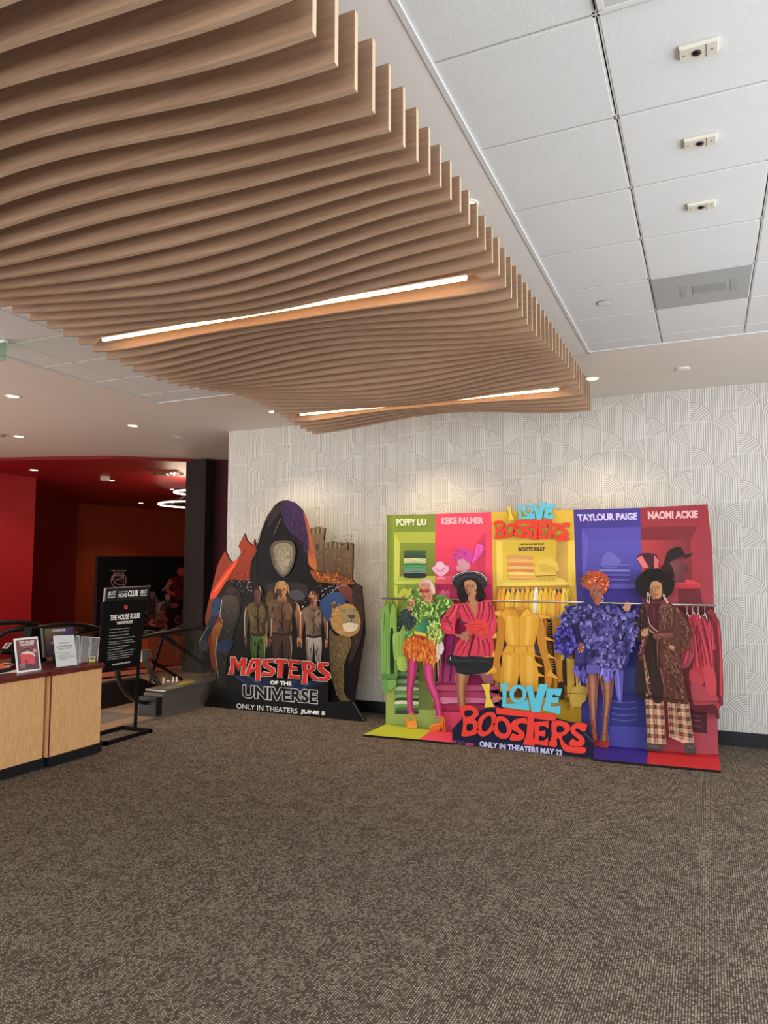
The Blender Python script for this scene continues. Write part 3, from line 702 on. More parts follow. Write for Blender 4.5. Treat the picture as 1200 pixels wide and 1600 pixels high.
MB().prism([rl.at(*a) for a in ((3, 1014), (17, 1004.5), (30, 1004), (24, 1020), (4, 1018))], rl.away*.03).build('body', M['blackm'], t)
p = Paint(rl, .002); p.add([(2.8, 1013.5), (9.5, 1004.5), (19.5, 1004.2), (10.8, 1014)], '#e9e6e4'); p.add([(7, 1011.5), (11, 1006), (15.5, 1005.6), (11, 1009.5), (9.5, 1012)], '#26262a'); p.build('label', t)

# ================================================================== house rules sign on a frame stand
XS = -5.63
pl = Plane('x', XS)
t = thing('rules_sign_stand', 'black framed theatre rules sign on two legs with a flat rectangular base', 'sign stand', (XS, 5.8, 0))
def A(x, y, off=0): return pl.at(x, y, off)
MB().prism([A(*a) for a in ((164, 940), (229, 935), (218.2, 1040.5), (157.5, 1051.7))], (-.012, 0, 0)).build('sign_panel', M['blackm'], t)
hd = MB().prism([A(*a, .012) for a in ((163.3, 919), (234, 915.3), (229.3, 935.6), (161.2, 940.6))], (-.02, 0, 0)).build('header_panel', M['black'], t)
MB().prism([A(*a, .013) for a in ((163.3, 918.6), (234.2, 914.9), (234, 916), (163.4, 919.8))], (-.012, 0, 0)).build('header_edge', M['grid'], t)
MB().prism([A(*a, .013) for a in ((163.2, 919), (164.6, 919), (162.4, 940), (161, 940))], (-.012, 0, 0)).build('header_edge', M['grid'], t)
pr = Paint(pl, .0125)
H = lambda pts: zc(155, 910, 14.118, pts)
for q in ([(182, 205), (250, 195), (240, 282), (172, 290)], [(895, 172), (965, 162), (955, 240), (887, 248)]): pr.text('20%', H(q), '#f4f4f2', .03)
for q in ([(268, 198), (352, 188), (345, 228), (260, 236)], [(980, 166), (1042, 156), (1036, 192), (972, 200)]): pr.text('OFF', H(q), '#f4f4f2', .03)
for q in ([(255, 248), (342, 240), (340, 272), (250, 280)], [(965, 212), (1035, 203), (1030, 232), (960, 240)]): pr.text('SNACKS', H(q), '#f4f4f2', .02)
for q in ([(172, 320), (334, 308), (330, 335), (168, 348)], [(888, 272), (1030, 262), (1025, 288), (884, 300)]): pr.text('EVERY VISIT', H(q), '#f4f4f2', .03)
for k in range(5): pr.disc(*H([(428+k*41, 213-k*4)]), 1.0, .9, '#f4f4f2', 8)
pr.text('MOVIE', H([(412, 248), (598, 232), (590, 322), (398, 332)]), '#f4f4f2', .02); pr.text('CLUB', H([(622, 182), (842, 165), (832, 302), (602, 314)]), '#f4f4f2', .04)
pr.off = .0145; pr.build('header_lettering', t)
pr = Paint(pl, .001)
pr.disc(*H([(588, 545)]), 3.2, 3.5, '#c8202c', 18, hole=.62); pr.stroke(H([(612, 525), (590, 520), (570, 545), (590, 572), (614, 556), (590, 545)]), .8, '#e8606a')
pr.text('THE HOUSE RULES', H([(248, 725), (905, 665), (892, 785), (238, 848)]), '#fbf8f2', .03)
pr.text('THEATRE POLICIES', H([(385, 868), (738, 835), (734, 895), (382, 932)]), '#fbf8f2', .03)
G = lambda pts: zc(155, 970, 15.0, pts)
for s_, x0, y0, x1, y1 in (('\u2022 No smoking, vaping or e-cigarettes', 230, 212, 712, 160), ('\u2022 No talking or texting in auditoriums', 230, 285, 690, 232), ('\u2022 No outside food or drinks or alcohol', 218, 358, 692, 305), ('\u2022 All weapons and knives prohibited in premises', 212, 432, 835, 360),
        ('\u2022 No face paint, simulated weapons or face', 208, 508, 780, 435), ('masks unless they are required for health', 218, 556, 830, 478), ('\u2022 No strollers, scooters or skateboards', 198, 630, 705, 560), ('allowed in the auditorium', 205, 690, 565, 628),
        ('\u2022 For R rated movies, guests must be at least 17', 182, 760, 832, 655), ('or accompanied by a parent or legal guardian.', 195, 812, 795, 715), ('Children under 6 are not allowed in R movies', 195, 865, 780, 768), ('after 6:00 pm, no refunds issued', 185, 918, 700, 835)):
    pr.text(s_, G([(x0, y0-14), (x1, y1-10), (x1, y1+18), (x0, y0+16)]), '#c9c8c6', .015)
pr.text('MOST IMPORTANTLY, HAVE FUN!', G([(300, 1018), (722, 945), (720, 985), (300, 1055)]), '#fbf8f2', .035)
pr.build('rules_lettering', t)
MB().tube([A(228.3, 936, -.02), A(218.3, 1040, -.02), A(213.5, 1138, -.02)], .018, 8).build('leg', M['blackm'], t)
MB().tube([A(163.5, 941, -.02), A(157.6, 1051, -.02), (A(157.6, 1051, -.02).x, A(157.6, 1051).y-.02, .035)], .018, 8).build('leg', M['blackm'], t)
fr = MB(); x0, x1, y0, y1 = -5.84, -5.42, 5.44, 6.10
fr.box(x0, x1, y0, y0+.035, 0, .035); fr.box(x0, x1, y1-.035, y1, 0, .035); fr.box(x0, x0+.035, y0, y1, 0, .035); fr.box(x1-.035, x1, y0, y1, 0, .035)
fr.build('base_frame', M['blackm'], t)

# ================================================================== escalator landing
t = thing('escalator', 'grey escalator balustrade with black handrail behind the rules sign', 'escalator', (-6.02, 7.0, 0))
MB().prism([(-5.925, 6.82, 0), (-5.925, 9.8, 0), (-5.925, 9.8, .27), (-5.925, 6.95, .27), (-5.925, 6.82, .25)], (-.28, 0, 0)).build('skirt_body', M['skirt'], t)
MB().box(-6.22, -5.915, 6.86, 9.8, .27, .285).build('deck_cap', M['steel'], t)
MB().prism([(-6.2, 6.84, .285), (-6.2, 6.97, .285), (-6.2, 6.90, .29)], (.2, 0, 0)).build('deck_end', M['steel'], t)
pe = Plane('x', -6.085)
MB().prism([pe.at(*a) for a in ((233, 1066), (232, 995), (275, 988), (330, 984), (345, 1055))], (-.012, 0, 0)).build('glass_panel', M['glass'], t)
hr = catmull([(345, 979), (320, 980.5), (275, 986), (232, 993.5), (205, 1002), (189, 1018), (183.5, 1040), (186, 1062), (198, 1084), (216, 1096), (234, 1098)], 6, False)
MB().tube([pe.at(*a) for a in hr], .036, 10, rz=.024).build('handrail', M['rubber'], t, True)
c = pe.at(234, 1098); MB().box(c.x-.09, c.x+.07, c.y-.03, c.y+.16, c.z-.05, c.z+.05).build('inlet_box', M['blackm'], t)
MB().box(-6.19, -5.93, 6.72, 6.84, 0, .22).build('end_panel', M['base'], t)
p = Paint(Plane('z', .287)); p.add([(278, 1071), (303, 1066), (304, 1064.5), (290, 1064), (276, 1069)], '#b59a20'); p.build('yellow_sticker', t)
p = Paint(Plane('x', -5.995)); p.text('1 - 11', [(254.2, 1059), (277.5, 1057), (277, 1065.8), (253.8, 1068)], '#fbf8ee', .06); p.build('screen_numbers', t)
struct('trim_5', MB().box(-8.6, -6.25, 5.35, 6.72, -.002, .006), M['plate'])  # comb plate of the escalator, built as a separate floor piece
pf = Plane('x', -6.75)
t = thing('escalator', 'second escalator side sloping down beyond the first with dark rails and grey post', 'escalator', (-6.75, 7.4, 0))
MB().tube([pf.at(*a) for a in catmull([(226, 988), (240, 990), (258, 996), (300, 1026), (333, 1050)], 4, False)], .035, 8).build('handrail', M['rubber'], t, True)
MB().tube([pf.at(233, 1030), pf.at(284, 1062)], .022, 8).build('lower_rail', M['rubber'], t)
MB().prism([pf.at(*a) for a in ((226, 1034), (231, 1033), (256, 1074), (252, 1077))], (-.05, 0, 0)).build('grey_strut', M['skirt'], t)
MB().prism([pf.at(*a, -.02) for a in ((224, 1016), (239, 1015), (240.5, 1031), (224, 1034))], (-.06, 0, 0)).build('post_plate', M['steel'], t)
MB().prism([pf.at(*a, -.1) for a in ((157, 1072), (230, 1060), (262, 1075), (250, 1098), (157, 1108))], (-.15, 0, 0)).build('dark_side', M['base'], t)
MB().prism([pf.at(*a, -.06) for a in ((258, 998), (262, 998), (240, 1072), (237, 1072))], (-.01, 0, 0)).build('glass_joint', M['base'], t)
# handrail loops of the escalators behind the counters
for (X, up_, lo_, lab) in ((-7.9, [(-30, 975), (0, 973.5), (28, 972.5), (50, 975.5), (68, 980.5)], [(-20, 1004), (0, 993), (10, 987), (30, 983.5), (52, 982), (68, 980.5)], 'black handrail loop of the escalator at the left photo edge'),
        (-7.6, [(60, 981), (85, 977), (112, 976), (135, 978.5), (156, 983.5)], [(118, 989.5), (135, 986.5), (156, 983.5)], 'black handrail loop of the escalator above the dark touch screen')):
    t = thing('escalator_handrail', lab, 'handrail', (X, 6.5, 0), 'handrail loops behind the counters')
    ph = Plane('x', X)
    MB().tube([ph.at(*a) for a in catmull(up_, 5, False)], .034, 8).build('handrail', M['rubber'], t, True)
    MB().tube([ph.at(*a) for a in catmull(lo_, 5, False)], .034, 8).build('return_handrail', M['rubber'], t, True)
    a0, a1 = ph.at(*up_[0]), ph.at(*up_[-1])
    MB().box(X-.006, X+.006, a0.y, a1.y, 0, min(a0.z, a1.z)-.03).build('glass_panel', M['glass'], t)
# ================================================================== dark film standee in the foyer (plain generic picture)
sl = Slant((-8.709, 8.575), (-8.321, 10.184))
t = thing('dark_film_display', 'large dark film display with red figures and a ring emblem by the orange wall', 'poster display', sl.at(225, 1053))
p = Paint(sl); p.add([(153, 869.5), (296.5, 869.5), (293, 1044), (147, 1062.5)], '#0d0506', thick=.08); p.build('board', t)
p = Paint(sl, .002); p.add([(152.5, 995), (294.5, 990), (293.2, 1037), (150, 1050)], '#c4562a'); p.add([(150, 1052), (293.2, 1038.5), (293, 1044), (149, 1060)], '#f08a70'); p.build('orange_base_band', t)  # orange band, then a salmon strip with the red glow painted in
EM = Paint(sl, .003); c = '#8d6a66'
Z = lambda pts: zc(140, 840, 7.06, pts)
EM.disc(*Z([(320, 472)]), 12.6, 12.6, c, 30, hole=.88)
EM.stroke(Z([(232, 364), (410, 364)]), 1.1, c, smooth=False); EM.stroke(Z([(268, 366), (272, 395)]), 1.6, c, smooth=False); EM.stroke(Z([(372, 366), (368, 395)]), 1.6, c, smooth=False)
EM.stroke(Z([(272, 394), (372, 394)]), .8, c, smooth=False); EM.stroke(Z([(374, 395), (372, 535)]), .9, c, smooth=False)
EM.stroke(Z([(255, 470), (262, 425), (310, 412), (360, 425), (345, 455), (300, 462), (275, 500), (330, 520), (372, 515)]), 3.2, c, 1.2)
EM.stroke(Z([(290, 430), (330, 438), (350, 480), (318, 500)]), 1.6, '#5d3f3e', .6)
EM.build('ring_emblem', t)
def figure(cx, top, h, w, skin, cloth, k, nm='printed_figure'):
    """plain unnamed crowd figure: legs, trunk, arms and head"""
    p = Paint(sl, .003+.001*k)
    p.add([(cx-w*.30, top+h*.55), (cx+w*.30, top+h*.55), (cx+w*.42, top+h), (cx+w*.08, top+h), (cx, top+h*.68), (cx-w*.10, top+h), (cx-w*.44, top+h)], '#170b0b')
    p.add([(cx-w*.5, top+h*.26), (cx-w*.16, top+h*.19), (cx+w*.16, top+h*.19), (cx+w*.5, top+h*.26), (cx+w*.36, top+h*.44), (cx+w*.32, top+h*.62), (cx-w*.32, top+h*.62), (cx-w*.36, top+h*.44)], cloth, True)
    p.stroke([(cx-w*.45, top+h*.27), (cx-w*.62, top+h*.46), (cx-w*.28, top+h*.55)], w*.2, skin, w*.13); p.stroke([(cx+w*.45, top+h*.27), (cx+w*.6, top+h*.46), (cx+w*.3, top+h*.57)], w*.2, skin, w*.13)
    p.disc((cx, top+h*.1), w*.19, h*.10, skin, 14); p.add([(cx-w*.21, top+h*.1), (cx-w*.18, top), (cx+w*.18, top-h*.01), (cx+w*.21, top+h*.1), (cx+w*.1, top+h*.04), (cx-w*.1, top+h*.04)], '#1a0d0c', True)
    p.stroke([(cx-w*.15, top+h*.3), (cx, top+h*.42), (cx+w*.18, top+h*.3)], w*.07, '#2a1010')
    return p.build(nm, t)
for a in ((238, 922, 66, 26, '#6a4a45', '#3a2826', 0), (262, 926, 60, 24, '#9a6a58', '#4a3a34', 1), (235, 958, 34, 22, '#5a2f2c', '#4a2020', 2), (250, 960, 32, 26, '#a85f4a', '#6d3328', 3), (283, 884, 82, 36, '#a5432f', '#5a1713', 4), (272, 940, 52, 34, '#8a3a2c', '#1c0e0e', 5), (287, 950, 44, 22, '#7a3340', '#4a2030', 6)): figure(*a)
p = Paint(sl, .012); p.stroke([(252.5, 923), (264.5, 910)], 1.8, '#a08a86', .8, False); p.stroke([(244, 932), (244, 970)], 1.2, '#7c7672', smooth=False); p.stroke([(244, 945), (257, 940)], 1.2, '#9a8a80', smooth=False)
for k in range(7): p.stroke([(286, 958+k*3), (294, 944+k*6)], 1.1, ('#5a5480', '#6a3a4a', '#7a3434')[k % 3], .5, False)
p.stroke([(268, 984), (286, 976)], 3.5, '#b06a50', 2); p.stroke([(247, 987), (262, 980)], 2.5, '#b8705a', 1.5)
p.build('printed_weapons', t)
# ================================================================== five-colour closet standee (right)
YB, YR, YF, YT = 7.45, 7.38, 7.31, 6.95
PB, PR_, PF, PT = Plane('y', YB), Plane('y', YR), Plane('y', YF), Plane('y', YT)
A8 = lambda q: zc(595, 880, 8, q)
B8 = lambda q: zc(690, 900, 8, q)
C8 = lambda q: zc(860, 870, 8, q)
D7 = lambda q: zc(980, 840, 7.273, q)
E6 = lambda q: zc(560, 1030, 6.667, q)
F4 = lambda q: zc(880, 1030, 4.615, q)
G4 = lambda q: zc(690, 1050, 4.8, q)
H8 = lambda q: zc(780, 900, 8.89, q)
K6 = lambda q: zc(595, 780, 6.667, q)
N6 = lambda q: zc(740, 780, 6.667, q)
Q5 = lambda q: zc(890, 780, 5.217, q)
sr = thing('film_standee', 'wide five-colour closet standee with four women and red title letters, by the patterned wall', 'standee', (-1.65, 7.3, 0))
# ---- back boards, one colour each
def board(name, quad, col, g=None):
    p = Paint(PB); p.add(quad, col, g=g, thick=.05, side='#5a2a30' if 'red' in name else None); return p.build(name, sr)
bg = board('green_board', [(604.5, 805), (680, 803), (688, 1140.3), (602.7, 1133.5)], '#7f9138', ('#a9bb5c', 'v'))
bp = board('pink_board', [(680, 803), (767.7, 800), (775, 1150), (688, 1140.3)], '#f2506a', ('#e2486c', 'v'))
by = board('yellow_board', [(767.7, 800), (896, 796.5), (909, 1162), (775, 1150)], '#dfb945', ('#cc9f38', 'v'))
bu = board('purple_board', [(896, 796.5), (1000.6, 793.5), (1011, 1172), (909, 1162)], '#483f90', ('#4a4798', 'v'))
br = board('red_board', [(1000.6, 793.5), (1105.5, 788), (1113, 860), (1118.5, 1060), (1122.7, 1179.5), (1011, 1172)], '#97353e', ('#a84a56', 'v'))
# ---- printed closet interiors
p = Paint(PB, .001)
p.add(K6([(62, 165), (150, 160), (140, 1030), (60, 1035)]), '#6f8033', g=('#8fa340', 'h'))
p.add(K6([(140, 345), (566, 338), (566, 880), (140, 890)]), '#b3bd4c', g=('#a9b648', 'v'))
p.add(K6([(140, 350), (200, 455), (195, 800), (160, 870), (140, 885)]), '#cbd55c')
p.add(K6([(200, 458), (566, 455), (566, 800), (195, 805)]), '#8b9a3c', g=('#6f7d30', 'v'))
p.add(K6([(160, 870), (195, 805), (566, 800), (566, 845)]), '#b9c456'); p.add(K6([(160, 850), (566, 838), (566, 880), (160, 885)]), '#ccd65e')
p.add([(617, 913), (680.5, 911), (684, 1100), (618, 1106)], '#8da63f', g=('#5f7338', 'v'))
p.add([(616, 914), (621, 914), (622, 1060), (617, 1062)], '#cdd95e')
p.add(E6([(380, 200), (800, 230), (805, 530), (385, 512)]), '#4c5a33', g=('#7f9150', 'h'))
p.add(E6([(290, 510), (805, 532), (850, 560), (880, 735), (290, 690)]), '#a3b860', g=('#aabf6c', 'h'))
p.stroke(A8([(60, 1440), (300, 1455), (620, 1470), (700, 1490)]), .7, '#3c4a24', smooth=False)
p.build('printed_closet', bg)
p = Paint(PB, .001)
p.add(K6([(566, 335), (1100, 335), (1090, 880), (566, 880)]), '#f55e76'); p.add(K6([(566, 345), (1095, 340), (1000, 455), (566, 455)]), '#ee4e68')
p.add(K6([(566, 455), (1000, 455), (990, 790), (566, 800)]), '#f04b68', g=('#dc4065', 'v')); p.add(K6([(1095, 342), (1090, 870), (990, 795), (1000, 455)]), '#d5405f')
p.add(K6([(566, 830), (1090, 830), (1090, 885), (566, 885)]), '#f8667c')
p.add([(680.5, 912.5), (769, 912.5), (774, 1100), (686, 1095)], '#c93665', g=('#8d2458', 'v'))
p.add(A8([(690, 900), (880, 890), (960, 1000), (950, 1500), (690, 1480)]), '#a83478', g=('#c04a86', 'v'))
for x in (910, 1010, 1110): p.stroke(A8([(x-90, 900), (x-120, 1200), (x-140, 1480)]), 2.2, '#7f2560', 4)
p.add(E6([(800, 250), (1450, 300), (1450, 560), (870, 545)]), '#8f2d4c')
for y, c in ((300, '#d0628a'), (370, '#c84a78'), (430, '#e88ab0'), (500, '#b8386a')): p.add(E6([(830, y-28), (1400, y-20), (1410, y+22), (850, y+26)]), c, True)
p.add(E6([(855, 405), (900, 395), (1020, 425), (1020, 445), (900, 465), (860, 450)]), '#f0a0c4', True)
p.add(E6([(865, 545), (1450, 560), (1450, 800), (900, 745), (880, 640)]), '#f05578')
p.build('printed_closet', bp)
p = Paint(PB, .001)
p.add(N6([(235, 430), (1050, 430), (1060, 900), (240, 900)]), '#f0cf55'); p.add(N6([(300, 445), (930, 440), (930, 830), (300, 840)]), '#eac648', g=('#dfb840', 'h'))
p.add(N6([(290, 440), (300, 445), (300, 835), (245, 890), (240, 440)]), '#f6da66'); p.add(N6([(870, 440), (985, 435), (985, 880), (930, 830), (840, 800)]), '#b88e48', g=('#d8b052', 'h'))
p.add(N6([(300, 838), (930, 830), (990, 880), (250, 885)]), '#e9cf60'); p.add(N6([(250, 875), (990, 870), (990, 900), (250, 905)]), '#f2d766')
p.add([(776, 916), (890, 914), (900, 1090), (780, 1090)], '#b88a38', g=('#6b4a24', 'v'))
p.add([(790, 921), (884, 921), (886, 948), (790, 944)], '#54506a')
p.add([(866, 960), (905, 962), (908, 1128), (868, 1128)], '#5a4020', g=('#b8922e', 'v')); p.add([(868, 1095), (908, 1100), (908.5, 1130), (890, 1130), (868, 1118)], '#c79a2c')
p.add(G4([(370, 110), (460, 135), (460, 330), (370, 330)]), '#1d1f38'); p.add(G4([(380, 165), (455, 190), (455, 210), (385, 200)]), '#e8a53a')
p.build('printed_closet', by)
p = Paint(PB, .001)
p.add(Q5([(100, 240), (583, 225), (590, 725), (110, 725)]), '#5a50ac'); p.add(Q5([(165, 335), (583, 330), (588, 690), (120, 690)]), '#5e57b4', g=('#524a9e', 'v')); p.add(Q5([(100, 240), (160, 335), (118, 690), (105, 725)]), '#665ebc')
p.add(Q5([(110, 690), (590, 690), (590, 728), (110, 728)]), '#6a62c0')
p.add(Q5([(110, 728), (590, 728), (592, 850), (120, 850)]), '#40368c')
p.add([(900, 945), (1006, 947), (1009, 1090), (905, 1090)], '#34306f', g=('#44449a', 'v'))
p.add(F4([(350, 240), (600, 250), (600, 490), (330, 480)]), '#3a3c86'); 
for y in (300, 345, 390, 430): p.stroke(F4([(350, y), (440, y+14), (530, y+4)]), 2.4, '#5f63b0', 1.2)
p.add(F4([(330, 480), (600, 492), (605, 650), (320, 625)]), '#5250a8')
p.add(F4([(430, 60), (530, 60), (520, 230), (440, 230)]), '#4a55a0')
p.build('printed_closet', bu)
p = Paint(PB, .001)
p.add(Q5([(583, 228), (1050, 222), (1070, 725), (590, 725)]), '#8e3038'); p.add(Q5([(586, 335), (985, 330), (1000, 660), (590, 690)]), '#b8434a', g=('#7a3238', 'h')); p.add(Q5([(1050, 222), (1070, 725), (1000, 660), (985, 330)]), '#a03a42')
p.add(Q5([(583, 228), (1050, 222), (985, 330), (586, 335)]), '#7d2f36')
p.add(Q5([(850, 680), (960, 655), (1000, 660), (1068, 695), (1066, 725), (850, 728)]), '#d64a50'); p.add(Q5([(850, 695), (1066, 695), (1066, 725), (850, 728)]), '#c23c44')
p.add([(1060, 920), (1094, 920), (1098, 945), (1060, 945)], '#6e2a32'); p.add([(1046, 948), (1116, 948), (1119, 1095), (1060, 1095)], '#5a2028')
p.add(F4([(915, 325), (1032, 335), (1038, 535), (930, 525)]), '#4c2530')
for y in (375, 405, 440, 480): p.stroke(F4([(940, y), (995, y+6)]), 1.6, '#8a4a58', 1)
p.build('printed_closet', br)
# ---- names printed along the top
def name(par, s, quad, col, sh=0.0):
    p = Paint(PB, .003); p.text(s, quad, col, .045, shear=sh); p.build('name_lettering', par)
name(bg, 'POPPY LIU', K6([(160, 203), (475, 203), (472, 272), (165, 280)]), '#f0f2cc')
name(bp, 'KEKE PALMER', K6([(630, 192), (1070, 188), (1070, 252), (632, 265)]), '#f9bccb')
name(by, 'WRITTEN AND DIRECTED BY', N6([(485, 464), (735, 460), (735, 478), (485, 480)]), '#6d5a2c')
name(by, 'BOOTS RILEY', N6([(468, 500), (750, 492), (748, 535), (468, 543)]), '#3b3150')
name(bu, 'TAYLOUR PAIGE', Q5([(60, 122), (550, 108), (550, 168), (72, 182)]), '#d2c8f6')
name(br, 'NAOMI ACKIE', Q5([(637, 100), (1045, 90), (1045, 152), (640, 165)]), '#f2b8bd')
# ---- printed shelf goods
def goods(nm, par, fn):
    p = Paint(PB, .004); fn(p); p.build(nm, par)
def f(p):
    y = 535
    for h, c in ((45, '#476242'), (38, '#3a5438'), (22, '#e0dfb0'), (28, '#d3d09a'), (24, '#3f8f50'), (30, '#55a566'), (50, '#6f9480'), (45, '#28332f')):
        p.add(K6([(250, y), (360, y-4), (462, y+2), (474, y+h*.5), (460, y+h), (350, y+h+6), (252, y+h), (244, y+h*.5)]), c, True); p.stroke(K6([(255, y+h*.5), (360, y+h*.7), (455, y+h*.45)]), .45, '#2c3a2a'); y += h
goods('folded_green_clothes', bg, f)
def f(p):
    p.add(K6([(535, 720), (580, 680), (585, 655), (640, 650), (665, 680), (712, 712), (690, 770), (625, 805), (570, 770)]), '#f4b3d0', True); p.add(K6([(575, 720), (590, 660), (645, 655), (665, 715), (620, 745)]), '#f7c3da', True); p.stroke(K6([(575, 722), (620, 750), (668, 716)]), 1.6, '#e25c98'); p.stroke(K6([(585, 824), (670, 822)]), 1.5, '#f7b9cc')
goods('pink_hat', bp, f)
def f(p):
    p.add(K6([(800, 640), (860, 610), (925, 670), (930, 700), (905, 740), (800, 745), (790, 700), (805, 680)]), '#d99aae', True); p.stroke(K6([(800, 690), (825, 680)]), .6, '#9c5a70'); p.stroke(K6([(795, 715), (815, 716)]), .6, '#a85a78')
    p.add(K6([(755, 610), (770, 550), (820, 510), (900, 510), (960, 550), (990, 600), (960, 650), (900, 650), (850, 620), (790, 640)]), '#d44a9e', True)
    R = random.Random(4); 
    for k in range(70): x, y = R.uniform(765, 890), R.uniform(515, 625); p.disc(K6([(x, y)])[0], .5, .45, R.choice(['#5a2040', '#8f2f68', '#f08cc8', '#2f1424']), 6)
    p.add(K6([(960, 640), (985, 560), (1000, 480), (1040, 468), (1078, 500), (1065, 560), (1010, 620), (950, 670)]), '#ef66bd', True)
    for k in range(6): p.stroke(K6([(985, 620), (1010+k*10, 560), (1005+k*14, 490+k*3)]), .5, '#d7489f')
goods('fuchsia_hat_on_head_form', bp, f)
def f(p):
    y = 585
    for h, c, dx in ((42, '#d9a060', 0), (40, '#e6b86a', 8), (36, '#e08a4c', 4), (30, '#e9c57a', 10), (34, '#d98a4e', 6), (28, '#f0d878', 14), (50, '#e8ac58', 12)):
        p.add(N6([(355+dx, y), (480, y-4), (610+dx, y+4), (618+dx, y+h*.5), (608+dx, y+h), (470, y+h+3), (362+dx, y+h-2)]), c, True); p.stroke(N6([(362+dx, y+h-3), (610+dx, y+h-1)]), .4, '#9c6a34', smooth=False); y += h-1
goods('folded_peach_clothes', by, f)
def f(p):
    p.add(N6([(640, 700), (670, 640), (740, 615), (820, 620), (870, 660), (890, 720), (880, 750), (855, 750), (855, 845), (650, 850), (655, 800), (635, 770)]), '#e5c355', True); p.add(N6([(650, 800), (858, 792), (856, 848), (648, 850)]), '#d9b54c'); p.stroke(N6([(652, 802), (858, 794)]), 1, '#6a5a2a', smooth=False)
    for k in range(14): p.stroke(N6([(665+k*14, 806), (665+k*14, 845)]), .35, '#b08c38', smooth=False)
    for k in range(9): p.stroke(N6([(660+k*22, 690-12*math.sin(k*.6)), (700+k*18, 720), (690+k*20, 760)]), .6, '#b8923c', .3)
goods('yellow_sweater', by, f)
def f(p):
    p.add(Q5([(255, 535), (280, 450), (330, 430), (380, 460), (420, 510), (380, 560), (300, 560)]), '#6e68bc', True)
    for k, y in enumerate((530, 575, 610, 650)): p.add(Q5([(245-k*3, y), (490, y+2), (488, y+16), (245-k*3, y+14)]), '#6a64b8' if k != 1 else '#8f8ad0'); p.stroke(Q5([(250, y+18), (488, y+20)]), .7, '#3d3480', smooth=False)
goods('folded_purple_clothes', bu, f)
def f(p):
    p.add(Q5([(548, 480), (590, 440), (640, 432), (700, 445), (728, 500), (722, 560), (650, 570), (600, 565)]), '#4a2630', True); p.add(Q5([(548, 482), (590, 458), (648, 560), (600, 566)]), '#e07878'); p.add(Q5([(690, 455), (728, 500), (722, 560), (690, 566)]), '#d86a6c'); p.stroke(Q5([(590, 442), (640, 434), (695, 446)]), 1.2, '#a84a50')
goods('red_collar_shirt', br, f)
def f(p):
    p.add(Q5([(790, 520), (880, 485), (950, 530), (962, 570), (950, 600), (925, 605), (935, 660), (945, 675), (860, 680), (855, 610), (800, 560)]), '#8d5058', True, g=('#5c3038', 'h'))
    p.add(Q5([(740, 560), (800, 515), (840, 560), (850, 640), (800, 590)]), '#33201f', True)
    p.stroke(Q5([(890, 520), (920, 510)]), .8, '#4d2830'); p.stroke(Q5([(930, 590), (955, 585)]), .7, '#5a2a34')
    p.add(Q5([(770, 530), (800, 430), (860, 392), (910, 395), (945, 450), (1010, 440), (960, 475), (880, 490), (810, 525)]), '#2a2020', True); p.stroke(Q5([(800, 520), (880, 485), (950, 460)]), 1.1, '#70383c')
goods('dark_hat_on_head_form', br, f)
